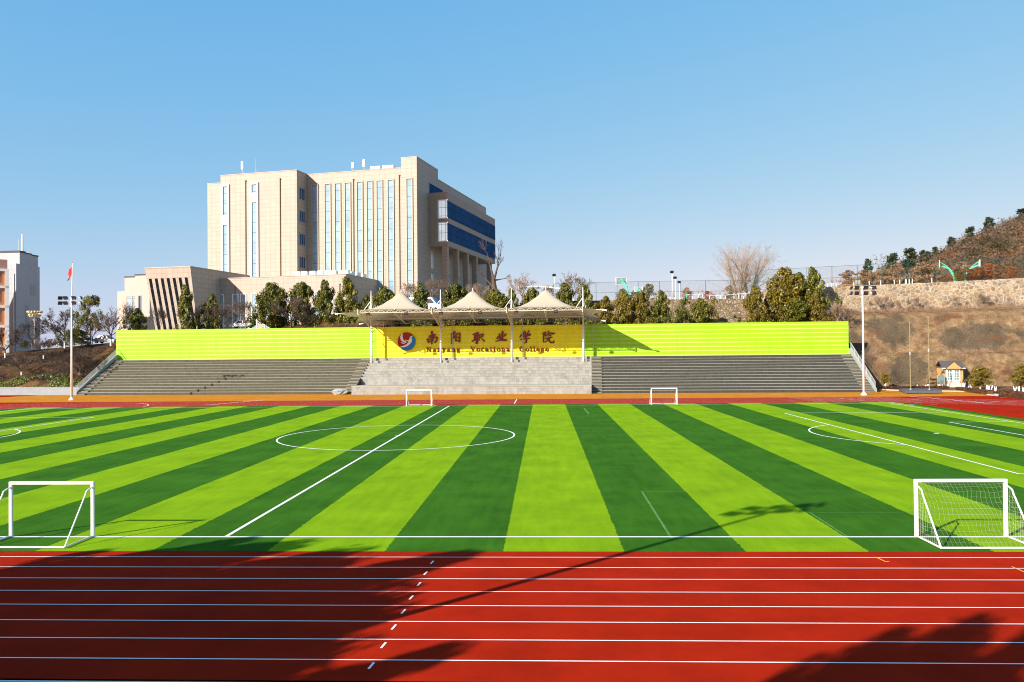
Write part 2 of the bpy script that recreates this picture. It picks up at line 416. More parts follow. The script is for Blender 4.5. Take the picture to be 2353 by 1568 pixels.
M['net'] = simple('net_cord', (.50, .50, .42), .8, .1, 6)
M['flag'] = simple('red_flag', (.66, .02, .012), .7, .08, 3)
M['gold'] = simple('golden_globe', (.62, .42, .12), .35, .1, 6, metal=.4)
M['fence'] = simple('green_fence_paint', (.018, .085, .072), .5, .2, 3)
M['fence_rust'] = simple('rusty_rail', (.13, .05, .03), .7, .3, 2)
M['chain'] = m_chain()
M['hoop'] = simple('turquoise_paint', (.08, .55, .36), .4, .08, 4)
M['board'] = simple('backboard', (.34, .44, .43), .2, .05, 4)
M['wood'] = m_tile('shed_boards', (.50, .31, .115), 3.0, .16, .008, .55)
M['shingle'] = simple('dark_shingle', (.075, .068, .066), .8, .25, 5)
M['pane'] = simple('door_pane', (.15, .21, .19), .15, .1, 3, spec=.5)
M['mat'] = simple('dark_grey_mat', (.085, .09, .095), .8, .12, 3)
M['olive_pole'] = simple('olive_pole', (.22, .18, .085), .5, .12, 5)
M['kerb'] = simple('kerb_stone', (.58, .46, .36), .85, .12, 3)
M['bag'] = simple('grey_sack', (.30, .33, .31), .5, .35, 6, bump=.5)
M['bld_grey'] = m_tile('pale_brick', (.36, .355, .37), .6, .3, .01, .8)
M['bld_brown'] = simple('brown_render', (.36, .21, .16), .8, .08, 2)
M['bld_orange'] = simple('orange_render', (.52, .22, .08), .8, .08, 2)
M['bld_pink'] = m_tile('pink_tile', (.42, .335, .28), .6, .3, .008, .88)
M['dark_trim'] = simple('dark_trim', (.07, .055, .06), .7, .15, 3)
M['ac'] = simple('white_casing', (.76, .75, .73), .5, .06, 4)
M['dark_grey'] = simple('dark_patch_grey', (.05, .06, .06), .6, .2, 4)

# ------------------------------------------------------------------ ground, pitch and track
CX, CY = -11.5, 62.5                 # middle of the pitch
def sheet(name, pts, z, m):
    return structure(MB().quad(*[(p[0], p[1], z) for p in pts]).build(name, m))
sheet('ground', [(-4000,-4000),(4000,-4000),(4000,6000),(-4000,6000)], -.12, M['soil'])
sheet('running_track', [(-190,16.0),(120,16.0),(120,109.4),(-190,109.4)], 0, M['red'])
sheet('path', [(-190,-30),(120,-30),(120,15.99),(-190,15.99)], -.03, M['road'])
kerbpts = [at0(*zF(x, y)) for x, y in ((690,806),(860,812),(1150,820),(1600,824),(1760,838),(1980,870),(2100,888),(2353,912))]
apr = [(-91,109.4),(-82,133)] + [(-76,133),(49,129)] + [(p.x, p.y) for p in kerbpts[:6]] + [(62.5,109.4)]
sheet('apron', apr, .004, M['orange'])
structure(MB().quad((-190,109.4,0),(-91,109.4,0),(-82,133,0),(-190,140,0)).build('side_track', M['red']))
structure(MB().quad((62.5,109.4,0),(kerbpts[5].x,kerbpts[5].y,0),(kerbpts[6].x,kerbpts[6].y,0),(kerbpts[7].x,kerbpts[7].y,0),(120,80,0),(120,109.4,-.004)).build('side_track', M['red']))
# turf: one sheet with rounded far corners
g = [(-66.5,26.35),(43.5,26.35),(43.5,97.0),(41.5,98.6),(-64.5,98.6),(-66.5,97.0)]
sheet('pitch', g, .006, M['grass'])
def strip(mb, p, q, w, z):
    p, q = Vector((*p, 0)), Vector((*q, 0)); d = (q-p).normalized(); n = Vector((-d.y, d.x, 0))*w/2
    zz = Vector((0, 0, z)); mb.quad(p-n+zz, q-n+zz, q+n+zz, p+n+zz)
def arc(mb, c, r, a0, a1, w, z, n=96):
    for i in range(n):
        t0 = a0+(a1-a0)*i/n; t1 = a0+(a1-a0)*(i+1)/n
        mb.quad(*[(c[0]+q*math.cos(t), c[1]+q*math.sin(t), z) for q, t in ((r-w/2,t0),(r+w/2,t0),(r+w/2,t1),(r-w/2,t1))])
pm = MB(); zl = .012; W = .12
x0, x1, y0, y1 = CX-52.5, CX+52.5, CY-34.1, CY+34.1
strip(pm, (x0,y0), (x1,y0), W, zl); strip(pm, (x0,y1), (x1,y1), W, zl)
strip(pm, (x0,y0+.06), (x0,y1-.06), W, zl); strip(pm, (x1,y0+.06), (x1,y1-.06), W, zl)
strip(pm, (CX,y0+.06), (CX,y1-.06), W+.02, zl)
arc(pm, (CX,CY), 9.15, 0, 2*math.pi, W, zl+.003)
arc(pm, (CX,CY), .1, 0, 2*math.pi, .2, zl+.004, 16)
for sg, xg in ((1, x0), (-1, x1)):
    for dx, dy in ((16.5, 20.15), (5.5, 9.16)):
        strip(pm, (xg+sg*dx, CY-dy), (xg+sg*dx, CY+dy), W, zl+.003)
        strip(pm, (xg+sg*.06, CY-dy), (xg+sg*dx, CY-dy), W, zl+.006); strip(pm, (xg+sg*.06, CY+dy), (xg+sg*dx, CY+dy), W, zl+.006)
    a = math.acos(5.5/9.15)
    arc(pm, (xg+sg*11, CY), 9.15, -a if sg > 0 else math.pi-a, a if sg > 0 else math.pi+a, W, zl+.006, 40)
    arc(pm, (xg+sg*11, CY), .11, 0, 2*math.pi, .22, zl, 16)
structure(pm.build('pitch_lines', M['line']))
fm = MB()                             # worn small-sided pitch lines
A = at0(1475,1130); B = at0(1543,1238); Cc = at0(1860,1178); D = at0(1950,1236)
strip(fm, A[:2], (17.5, A.y), .05, .009); strip(fm, A[:2], B[:2], .10, .010)
strip(fm, Cc[:2], (19, Cc.y), .045, .009); strip(fm, Cc[:2], D[:2], .07, .010)
E_ = at0(1342,938); F_ = at0(1353,952); strip(fm, E_[:2], F_[:2], .2, .009); strip(fm, F_[:2], (24.5, F_.y), .06, .010)
strip(fm, (CX+.4, CY+.1), (CX+33, CY+.1), .05, .009)
structure(fm.build('worn_pitch_lines', M['faint']))
tm = MB()
XS = 42.2; R0 = 36.87
for kx in range(9):
    r = R0+1.22*kx; w = .045
    strip(tm, (CX-XS-(60 if kx < 9 else 0), CY-r), (CX+XS, CY-r), w, .006)
    strip(tm, (CX-XS, CY+r), (CX+XS+(16 if kx > 0 else 0), CY+r), w, .006)
    arc(tm, (CX+XS, CY), r, -math.pi/2, math.pi/2, w, .009, 90)
    arc(tm, (CX-XS, CY), r, math.pi/2, 3*math.pi/2, w, .009, 90)
for u, v in ((993,1293),(978,1318),(963,1343),(945,1374),(927,1406),(905,1442),(881,1484),(853,1531)):
    p = at0(u, v); strip(tm, (p.x-.02, p.y-.17), (p.x+.02, p.y+.17), .055, .010)
p = at0(1183,926); strip(tm, (p.x, 100.2), (p.x, 108.9), .12, .010)           # far finish line
for (cx_, cy_, r_, a0_, a1_) in ((-60, 98, 9.5, .1, 1.05), (-92, 101, 5, .1, .9)):
    arc(tm, (cx_, cy_), r_, a0_, a1_, .1, .012, 24)
rr = random.Random(3)
for i in range(9): p = at0(480+i*14.5, 931-i*1.3); strip(tm, (p.x-.5, p.y), (p.x+.5, p.y), .22, .012)
for i in range(11): p = at0(2100+i*17, 911.5+i*1.55); strip(tm, (p.x-.55, p.y), (p.x+.4, p.y), .25, .013)
for i in range(34):
    p = at0(rr.uniform(1800, 2330), rr.choice((915,917.5,920,923,926,929))+rr.uniform(-1, 1)); strip(tm, (p.x-.5, p.y), (p.x+.4, p.y), .06, .014+i*.00005)
for i in range(8): p = at0(1935+i*23, 916+i*2.1); strip(tm, (p.x-.4, p.y), (p.x+.2, p.y), .2, .018)
structure(tm.build('track_lines', M['line']))
ym = MB()
for a, b in (((2012,1281),(2036,1292)), ((2325,1303),(2360,1318))):
    p, q = at0(*a), at0(*b); strip(ym, p[:2], q[:2], .05, .010); strip(ym, q[:2], (q.x+.12, q.y+.06), .05, .013)
structure(ym.build('yellow_track_marks', M['yline']))
kb = MB()
for a, b in zip(kerbpts[:6], kerbpts[1:6]):
    d = (b-a).normalized(); n = Vector((-d.y, d.x, 0))*.18
    kb.add([a, b, b+n, a+n, a+Vector((0,0,.12)), b+Vector((0,0,.12)), b+n+Vector((0,0,.12)), a+n+Vector((0,0,.12))], [(4,5,6,7),(0,1,5,4),(3,7,6,2),(0,4,7,3),(1,2,6,5)])
structure(kb.build('kerb', M['kerb']))

# ------------------------------------------------------------------ terrain
def lerp(tab, x):
    if x <= tab[0][0]: return tab[0][1]
    for (a, b), (c, d) in zip(tab, tab[1:]):
        if x <= c: return b+(d-b)*(x-a)/(c-a)
    return tab[-1][1]
def smooth(e0, e1, x):
    t = max(0, min(1, (x-e0)/(e1-e0))); return t*t*(3-2*t)
ROADZ = [(-160,6.0),(-105,6.9),(-94,7.9),(-85,8.6),(-50,11.3),(-15,14.8),(2,15.7),(40,15.7)]
UPZ = [(40,17.3),(52,17.6),(86,18.8),(105,19.5),(200,21)]
SKYLINE = [(q.x, max(0, q.z-20.5-dz)) for q, dz in ((atY(u, v, 285), d) for u, v, d in ((2000,614,2),(2095,603,3),(2130,592,4),(2160,577,5),(2190,560,6),(2215,548,6),(2260,524,6),(2300,512,6),(2353,494,6),(2480,455,6)))]
def hill(X, Y):
    f = smooth(170, 282, Y)*(1-smooth(300, 380, Y))
    return lerp([(80, 0)]+SKYLINE, X*285/max(Y, 200))*f if X > 60 else 0
def height(X, Y):
    yb = 123.5-.06*X
    nz = noise.noise(Vector((X*.09, Y*.09, 0)))*.5 + noise.noise(Vector((X*.35, Y*.35, 3)))*.18
    if X > 44:
        z = lerp(UPZ, X) if Y > 147.2 else -1.0
        if X < 50 and Y <= 147.2: z = 9.2 if Y > yb+12.4 else -1.0
        return z+hill(X, Y)+(nz*.3 if Y > 160 else 0)
    zr = lerp(ROADZ, X)
    if X < -77.2:
        k = (Y-(yb+2.5))/14.0
        if k <= 0: return -1.0 if Y < yb+1.9 else 1.15
        z = 1.15+(zr-1.75)*(max(0, min(1, k))**.85)+.6*smooth(yb+16.5, yb+19.5, Y)
        if k < 1: z += nz*1.1*min(1, k*4)*min(1, (1-k)*4+.3)
        return z
    if Y < yb+12.3: return -1.0
    base = lerp([(-77,7.2),(-62,9.0),(40,9.2)], X)
    if X < -27: z = base+(zr-base)*smooth(yb+13.2, yb+19, Y)
    elif X < 40: z = base if Y < 147.9 else zr
    else: z = base if Y < 149.8 else lerp(UPZ, X)
    return z+(nz*.35 if Y < 147 else 0)+hill(X, Y)
xs = [-170+1.6*i for i in range(int(430/1.6))]
ys = [124+.8*i for i in range(40)] + [156+3*i for i in range(30)] + [246+10*i for i in range(25)]
tb = MB()
for y in ys:
    for x in xs: tb.v.append((x, y, height(x, y)))
nx = len(xs)
kk = NT('campus_ground', .95, .1)
for j in range(len(ys)-1):
    for i in range(nx-1): tb.f.append((j*nx+i, j*nx+i+1, (j+1)*nx+i+1, (j+1)*nx+i))
a_ = kk.noise(.35, 8, None, .7)
bankc = kk.ramp(a_, [(.3, (.022,.014,.007)), (.5, (.055,.031,.014)), (.64, (.15,.075,.028)), (.8, (.09,.085,.02))])
hillc = kk.ramp(kk.noise(.15, 8, None, .7), [(.3, (.12,.075,.04)), (.5, (.30,.15,.065)), (.7, (.40,.23,.10))])
sx = kk.sep()
bounce_pave = kk.ramp(kk.noise(.8, 5), [(.3, (.30,.26,.21)), (.7, (.40,.35,.28))])  # pale paving added to bounce warm light onto the tall building
kk.color(kk.mix(kk.math('GREATER_THAN', sx[0], 45.0), kk.mix(kk.math('GREATER_THAN', sx[1], 156.0), bankc, bounce_pave), hillc)); kk.bump(kk.noise(2.5, 6), .8, .2)
structure(tb.build('terrain', kk.m, smooth=True))
# the campus road along the top of the bank
rd = MB()
for i in range(60):
    xa, xb = -130+2.2*i, -130+2.2*(i+1)
    rd.quad((xa,149.5,lerp(ROADZ,xa)+.06),(xb,149.5,lerp(ROADZ,xb)+.06),(xb,155.5,lerp(ROADZ,xb)+.06),(xa,155.5,lerp(ROADZ,xa)+.06))
structure(rd.build('campus_road', M['road']))
# rock face on the right
prof = [(0,-.2),(.9,2.2),(1.7,4.4),(2.3,5.3),(3.6,5.7),(4.6,7.2),(5.8,9.2),(7.2,11.0),(8.6,12.2),(10.5,12.9),(14.5,13.1)]
def rock_pt(X, u):
    k = u*(len(prof)-1); i = min(int(k), len(prof)-2); f = k-i
    y = prof[i][0]+(prof[i+1][0]-prof[i][0])*f; z = prof[i][1]+(prof[i+1][1]-prof[i][1])*f
    z *= 1+.0018*(X-58)
    n = noise.fractal(Vector((X*.16, z*.22, 7)), 1.0, 2.0, 5)*.9 + noise.noise(Vector((X*.9, z*.9, 2)))*.26 + noise.noise(Vector((X*.42, z*.5, 11)))*.42
    yb = 132.6-.10*max(0, X-66)+noise.noise(Vector((X*.12, 0, 5)))*.7
    return Vector((X, yb+y+n*(.9 if .02 < u < .93 else .1), z+n*.22*(1 if u < .9 else 0)))
rk = MB(); NU = 64; rx = [46.5+.5*i for i in range(130)]
for X in rx:
    for j in range(NU+1): rk.v.append(rock_pt(X, j/NU))
for i in range(len(rx)-1):
    for j in range(NU): a = i*(NU+1)+j; rk.f.append((a, a+NU+1, a+NU+2, a+1))
structure(rk.build('rock_slope', M['rock'], smooth=True))
structure(MB().quad((50,127.5,.03),(58,124,.03),(66.5,119,.03),(74,108,.03),(120,90,.03),(120,134,.3),(50,134,.2)).build('planting_bed', M['soil']))
# retaining walls
def wallstrip(name, pts, thick, m, label, cat='wall'):
    """pts: (x, y, zbottom, ztop)"""
    mb = MB()
    for (xa, ya, ba, ta), (xb, yb_, bb, tb_) in zip(pts, pts[1:]):
        mb.add([(xa,ya,ba),(xb,yb_,bb),(xb,yb_+thick,bb),(xa,ya+thick,ba),(xa,ya+.25,ta),(xb,yb_+.25,tb_),(xb,yb_+thick,tb_),(xa,ya+thick,ta)],
               [(4,5,6,7),(0,1,5,4),(3,7,6,2),(0,4,7,3),(1,2,6,5)])
    return tag(mb.build(name, m), label, cat)
wallstrip('retaining_wall', [(-28,147.2,7.5,13.6)]+[(x,147.2,7.5,lerp(ROADZ,x)+.05) for x in (-20,-15,-6,2,12,22,32,40)], .9, M['cobble'], 'cobblestone retaining wall below the lower sports court, behind the row of small evergreens')
wallstrip('retaining_wall', [(20,144.6,7.5,11.9),(30,144.6,7.5,12.0),(41,144.6,7.5,12.3)], .7, M['cobble'], 'low cobblestone terrace wall at the foot of the taller cobblestone wall')
wallstrip('retaining_wall', [(40,149.4,7.5,17.4),(46,147.9,7.5,17.5),(52,146.4,8.5,17.7),(60,146.3,11,17.95),(72,146.2,11,18.3),(86,146.1,11,18.85),(110,146,11,19.7)], 1.0, M['stone'], 'tall tan rubble-stone retaining wall above the bare rock slope on the right')
wr = thing('retaining_wall', 'low plain grey wall along the track left of the grandstand', 'wall', ST_O, ST_ROT)
MB().box(-170,.9,-.1,-76.85,2.6,1.22).build('wall_body', M['graywall'], wr)
MB().box(-170,.84,1.222,-76.85,2.6,1.30).build('coping', M['slab'], wr)

# ------------------------------------------------------------------ grandstand
RISE, TREAD = .43, .85
gs = thing('grandstand', 'long grey concrete stepped grandstand with a paler central block and platform', 'grandstand', ST_O, ST_ROT)
def steps(x0, x1, first, zb0=0.0):
    pts = [(11.45, -.1), (first*TREAD, -.1)]
    for i in range(first, 13):
        pts += [(i*TREAD, (i+1)*RISE-.032), ((i+1)*TREAD if i < 12 else 11.45, (i+1)*RISE-.032)]
    return MB().prism_x(pts, x0, x1)
def treads(x0, x1, first):
    mb = MB()
    for i in range(first, 13):
        mb.box(x0, i*TREAD-.035, (i+1)*RISE-.030, x1, ((i+1)*TREAD-.002) if i < 12 else 11.44, (i+1)*RISE)
    return mb
LS, LC, RC, RS = -76.5, -30.2, 7.35, 49.0
steps(LS, LC, 0).build('seating_steps', M['concrete'], gs, label='brownish grey left seating bank')
steps(RC, RS, 0).build('seating_steps', M['concrete_right'], gs, label='dark grey right seating bank')
steps(LC, RC, 5).build('seating_steps', M['concrete_mid'], gs, label='pale grey upper rows of the central block')
for a, b, f in ((LS, LC-.002, 0), (RC+.002, RS, 0), (LC, RC, 5)):
    treads(a, b, f).build('tread_slabs', M['slab'], gs)
pl = MB().box(-30.0,-1.5,-.1,7.3,4.24,1.20).build('platform', M['concrete_mid'], gs)
MB().box(-30.05,-1.55,1.202,7.35,4.24,1.30).build('platform_slab', M['slab'], pl)
for a, b in ((LS+.02, LS+1.5), (LC-1.6, LC-.03), (RC+.03, RC+1.6), (RS-1.6, RS-.02)):
    mb = MB(); ms = MB()
    for i in range(1, 13):
        mb.box(a, i*TREAD-.42, i*RISE-.02, b, i*TREAD-.036, i*RISE+.16)
        ms.box(a-.01, i*TREAD-.45, i*RISE+.162, b+.01, i*TREAD-.036, i*RISE+.215)
    mb.box(a, -.42, -.05, b, -.01, .16); ms.box(a-.01, -.45, .162, b+.01, -.01, .215)
    q = mb.build('aisle_stairs', M['concrete'], gs); ms.build('stair_slabs', M['slab'], q)
for a, b in ((LS-.3, LS-.002), (RS+.002, RS+.32)):
    q = MB().prism_x([(-.25,-.1),(11.6,-.1),(11.6,6.55),(10.9,6.5),(-.1,.62),(-.25,.55)], a, b).build('parapet', M['parapet'], gs)
for s_, row in ((-28.7,11),(-27.6,12),(-16.9,11),(-15.8,12),(-4.9,11),(-3.8,12),(7.0-.4,11)):
    MB().box(s_, row*TREAD-.012, row*RISE+.03, s_+.42, row*TREAD+.02, (row+1)*RISE-.07).build('dark_patch', M['dark_grey'], gs)  # thin dark boxes on the upper risers, stepping rightwards beside the columns
def railing(s, label):
    rl = thing('stair_railing', label, 'railing', stand_world(s, 0, 0), ST_ROT, 'sloping railings at the ends of the grandstand')
    def zt(t): return .62+(t+.1)*(6.5-.62)/11.0
    top = MB(); bars = MB()
    top.path([(0,-.05,zt(-.05)+.95),(0,10.9,zt(10.9)+.95),(0,11.4,zt(10.9)+.95)], .035)
    top.path([(0,-.05,zt(-.05)+.12),(0,10.9,zt(10.9)+.12)], .025)
    top.build('handrail', M['steel'], rl)
    t = .1
    while t < 11: bars.tube((0,t,zt(t)+.12),(0,t,zt(t)+.93),.014,n=4,cap=False); t += .14
    bars.build('balusters', M['steel'], rl)
    for i in range(7):
        t = -.05+i*10.95/6
        MB().tube((0,t,zt(t)-.05),(0,t,zt(t)+1.0),.035).build('post', M['steel'], rl)
railing(LS-.15, 'sloping steel railing beside the dark bank at the left end of the grandstand')
railing(RS+.16, 'sloping pale railing by the rock slope at the right end of the grandstand')
# the painted wall behind the seats
pw = thing('stadium_wall', 'long lime green and yellow sheet wall with pale stripes behind the seats', 'wall', ST_O, ST_ROT)
MB().box(-77.0,11.5,5.5,-29.45,11.75,10.95).build('wall_panel', M['lime'], pw, label='lime green left stretch of wall')
MB().box(-29.448,11.49,5.5,6.1,11.75,10.95).build('wall_panel', M['yellow'], pw, label='yellow stretch of wall under the canopy')
MB().box(6.102,11.5,5.5,49.0,11.75,10.95).build('wall_panel', M['lime'], pw, label='lime green right stretch of wall')
# lettering and emblem
sg = thing('wall_sign', 'dark red lettering and round bird emblem mounted on the yellow wall', 'sign', ST_O, ST_ROT)
TW = 11.47
def zg(x, y): return stand_pt((1540+x/7.353)/1.7, (1280+y/7.353)/1.7, TW)
def zh(x, y): return stand_pt((1840+x/6.723)/1.7, (1280+y/6.723)/1.7, TW)
DEP = [0]
def stroke(mb, pts, w, fn, k):
    """brush stroke: round-ended thick polyline with its own small depth"""
    P = [Vector(fn(*p)) for p in pts]
    if isinstance(w, (int, float)): w = [w]*len(P)
    Wd = [a*k/2*1.1 for a in w]
    for (p, q, a, b) in zip(P, P[1:], Wd, Wd[1:]):
        DEP[0] = (DEP[0]+1) % 23; y = TW-.10-DEP[0]*.003
        d = (q-p).normalized(); ang = math.atan2(d.y, d.x); out = []
        for i in range(7): t = ang+math.pi/2+math.pi*i/6; out.append((p.x+a*math.cos(t), p.y+a*math.sin(t)))
        for i in range(7): t = ang-math.pi/2+math.pi*i/6; out.append((q.x+b*math.cos(t), q.y+b*math.sin(t)))
        mb.prism_y(out, y, TW+.01)
kg = (zg(1000,300)[0]-zg(0,300)[0])/1000; kh = (zh(1000,300)[0]-zh(0,300)[0])/1000
NAN = [([(1082,135),(1092,240)],[62,50]),([(1005,250),(1165,208)],[36,52]),([(958,350),(990,425)],[58,46]),([(995,300),(1090,285)],[30,30]),([(1100,300),(1200,275),(1235,290),(1215,380),(1170,432)],[34,40,44,50,36]),
       ([(1000,355),(1135,325)],[30,34]),([(1025,408),(1125,380)],[24,30]),([(1082,235),(1080,470)],[40,36]),([(1050,258),(1075,300)],[26,26]),([(1130,250),(1110,290)],[26,24])]
YANG = [([(1645,200),(1735,135)],[44,54]),([(1735,140),(1690,235)],[46,34]),([(1658,262),(1658,455)],[38,42]),([(1690,235),(1735,290),(1700,300)],[36,44,26]),
        ([(1778,200),(1768,380)],[42,42]),([(1778,195),(1885,168)],[36,40]),([(1885,175),(1872,405)],[40,52]),([(1785,288),(1860,276)],[24,24]),([(1765,380),(1835,378),(1868,408)],[34,32,40])]
ZHI = [([(50,185),(185,140)],[26,46]),([(97,180),(97,315)],[36,36]),([(160,150),(156,415)],[46,50]),([(122,405),(155,425)],[32,28]),([(97,225),(155,215)],[18,18]),([(97,278),(155,266)],[18,18]),
       ([(32,360),(165,300)],[34,32]),([(208,200),(218,262)],[36,36]),([(210,202),(312,178)],[30,40]),([(315,185),(288,250)],[40,30]),([(215,268),(292,243)],[26,28]),([(225,302),(185,350)],[30,34]),([(275,295),(345,352)],[16,40])]
YE = [([(745,175),(768,330)],[36,42]),([(825,115),(822,330)],[50,44]),([(718,232),(690,285)],[22,40]),([(908,185),(872,232)],[50,20]),([(652,365),(760,332),(925,332)],[24,32,46])]
XUE = [([(1360,132),(1388,172)],[36,24]),([(1412,108),(1432,150)],[38,24]),([(1512,98),(1478,158)],[42,20]),([(1315,195),(1285,255)],[34,28]),([(1322,205),(1535,172),(1555,192)],[30,38,44]),([(1555,195),(1470,232)],[36,20]),
       ([(1372,245),(1478,220),(1425,262)],[30,32,24]),([(1302,320),(1420,298),(1530,290)],[26,24,30]),([(1425,262),(1455,300),(1450,385),(1395,412)],[26,36,40,20])]
YUAN = [([(1880,155),(1958,128)],[24,36]),([(1958,130),(1925,188),(1962,222)],[34,28,36]),([(1905,180),(1903,380)],[30,32]),([(2028,108),(2052,142)],[38,32]),([(2005,168),(1978,215)],[32,22]),([(2005,172),(2100,150),(2178,158)],[28,32,42]),
        ([(2165,165),(2120,182)],[28,18]),([(2025,222),(2085,205)],[24,32]),([(1955,292),(2115,257)],[26,30]),([(2035,282),(2005,335),(1942,395)],[28,30,16]),([(2062,270),(2052,360),(2095,398),(2165,390),(2182,345)],[28,34,38,44,16])]
for strokes, fn, k in ((NAN,zg,kg),(YANG,zg,kg),(ZHI,zh,kh),(YE,zh,kh),(XUE,zh,kh),(YUAN,zh,kh)):
    mb = MB()
    for pts, w in strokes: stroke(mb, pts, w, fn, k)
    mb.build('character', M['letter'], sg)
# serif letters: strokes in a box of x-height 1 (y up)
def ring(cx, cy, rx, ry, a0, a1, n=12): return [(cx+rx*math.cos(R(a0+(a1-a0)*i/n)), cy+ry*math.sin(R(a0+(a1-a0)*i/n))) for i in range(n+1)]
def wr_(n, thick=.24, thin=.10, ph=0): return [thin+(thick-thin)*abs(math.cos(math.pi*2*i/n+ph)) for i in range(n+1)]
G = {
 'N': (1.35, [([(.25,.0),(.25,1.32)],.10),([(.22,1.30),(1.1,.05)],.27),([(1.12,.0),(1.12,1.32)],.10),([(.02,.04),(.48,.04)],.09),([(.02,1.30),(.42,1.30)],.09),([(.88,1.30),(1.36,1.30)],.09)]),
 'V': (1.35, [([(.26,1.3),(.72,.05)],.27),([(.72,.05),(1.12,1.3)],.11),([(.02,1.30),(.5,1.30)],.09),([(.9,1.30),(1.34,1.30)],.09)]),
 'C': (1.25, [(ring(.64,.65,.5,.62,50,310,16),[.11]+[.14+.13*math.sin(math.pi*i/16) for i in range(1,16)]+[.10]),([(1.02,.95),(1.05,1.3)],.10)]),
 'o': (1.0, [(ring(.5,.5,.37,.45,0,360,16),wr_(16))]),
 'c': (.85, [(ring(.5,.5,.37,.45,50,310,12),[.12,.14,.17,.2,.24,.26,.26,.26,.24,.2,.16,.12,.1]),([(.72,.80),(.74,.80)],.24)]),
 'e': (.9, [(ring(.48,.5,.37,.45,0,320,14),wr_(14)),([(.14,.54),(.82,.54)],.10)]),
 'a': (1.0, [([(.2,.78),(.22,.8)],.2),([(.2,.84),(.42,.96),(.60,.88),(.66,.70)],[.10,.12,.16,.24]),([(.66,.72),(.66,.12)],.25),([(.66,.12),(.78,.04),(.95,.12)],[.16,.12,.08]),([(.62,.58),(.30,.46),(.16,.26),(.28,.06),(.48,.08),(.64,.22)],[.10,.14,.24,.16,.11,.09])]),
 'n': (1.1, [([(.24,.02),(.24,.96)],.25),([(.04,.95),(.24,.95)],.09),([(.02,.04),(.48,.04)],.09),([(.30,.78),(.50,.94),(.70,.92),(.82,.72)],[.10,.13,.18,.24]),([(.82,.74),(.82,.02)],.25),([(.60,.04),(1.05,.04)],.09)]),
 't': (.7, [([(.30,1.25),(.30,.16)],[.12,.25]),([(.30,.16),(.42,.05),(.64,.16)],[.2,.13,.08]),([(.04,.95),(.6,.95)],.10)]),
 'i': (.55, [([(.27,.02),(.27,.96)],.25),([(.05,.95),(.27,.95)],.09),([(.02,.04),(.52,.04)],.09),([(.26,1.25),(.28,1.25)],.27)]),
 'l': (.6, [([(.28,.02),(.28,1.36)],.25),([(.05,1.35),(.28,1.35)],.09),([(.02,.04),(.55,.04)],.09)]),
 'y': (1.05, [([(.24,.95),(.56,.08)],.25),([(.86,.95),(.52,-.02),(.36,-.30),(.18,-.30)],[.10,.12,.13,.2]),([(.02,.95),(.48,.95)],.09),([(.66,.95),(1.04,.95)],.09)]),
 'g': (1.0, [(ring(.42,.62,.27,.29,0,360,14),wr_(14,.22,.10)),([(.62,.86),(.82,.98),(.95,.92)],[.08,.10,.16]),([(.26,.36),(.18,.22),(.34,.12),(.68,.10),(.84,-.06)],[.08,.10,.14,.18,.16]),(ring(.48,-.14,.37,.20,0,360,16),[.11]*17)]),
}
def word(items, fn, k, base, xh):
    for ch, l, r_ in items:
        mb = MB()
        w, strokes = G[ch]; sc = (r_-l)/w
        for pts, wd in strokes:
            ww = [q*xh*1.02 for q in wd] if isinstance(wd, list) else wd*xh*1.02
            stroke(mb, [(l+x*sc, base-y*xh) for x, y in pts], ww, fn, k)
        mb.build('english_letter', M['letter'], sg)
word([('N',928,1062),('a',1103,1203),('n',1240,1345),('y',1370,1475),('a',1508,1608),('n',1645,1757),('g',1790,1890)], zg, kg, 695, 95)
word([('V',-15,112),('o',135,230),('c',262,340),('a',366,463),('t',487,562),('i',588,640),('o',672,768),('n',793,892),('a',920,1018),('l',1045,1100)], zh, kh, 629, 90)
word([('C',1268,1390),('o',1423,1518),('l',1546,1606),('l',1628,1687),('e',1710,1797),('g',1826,1920),('e',1946,2036)], zh, kh, 626, 88)
em = MB(); cc = zg(357,403); rad = 257*kg
out = [(cc[0]+rad*math.cos(2*math.pi*i/64), cc[1]+rad*math.sin(2*math.pi*i/64)) for i in range(64)]
emo = em.prism_y(out, TW-.12, TW+.01).build('emblem', M['em_red'], sg)
arcb = [(357+257*math.cos(a), 403-257*math.sin(a)) for a in [R(41-i*(41+138)/30) for i in range(31)]]
blue = arcb+[(165,570),(300,562),(400,522),(480,452),(515,380),(500,310),(518,262)]
MB().prism_y([zg(*p) for p in blue], TW-.14, TW-.10).build('blue_field', M['em_blue'], emo)
dove = [(548,238),(500,243),(462,262),(445,300),(440,340),(412,368),(360,370),(308,345),(330,375),(380,392),(420,390),(400,440),(350,490),(260,530),(158,558),(170,572),(300,564),(400,524),(482,452),(517,380),(503,310),(520,262)]
wing = [(252,168),(210,200),(180,260),(184,330),(210,380),(260,415),(315,432),(290,438),(235,430),(188,412),(215,448),(260,467),(320,468),(285,455),(340,437),(376,412),(320,396),(270,350),(248,280),(245,220)]
for pts in (dove, wing): MB().prism_y([zg(*p) for p in pts], TW-.17, TW-.10).build('bird_shape', M['white'], emo)
ec = zg(477,287); MB().prism_y([(ec[0]+.05*math.cos(i*math.pi/4), ec[1]+.05*math.sin(i*math.pi/4)) for i in range(8)], TW-.185, TW-.16).build('bird_eye', M['em_red'], emo)

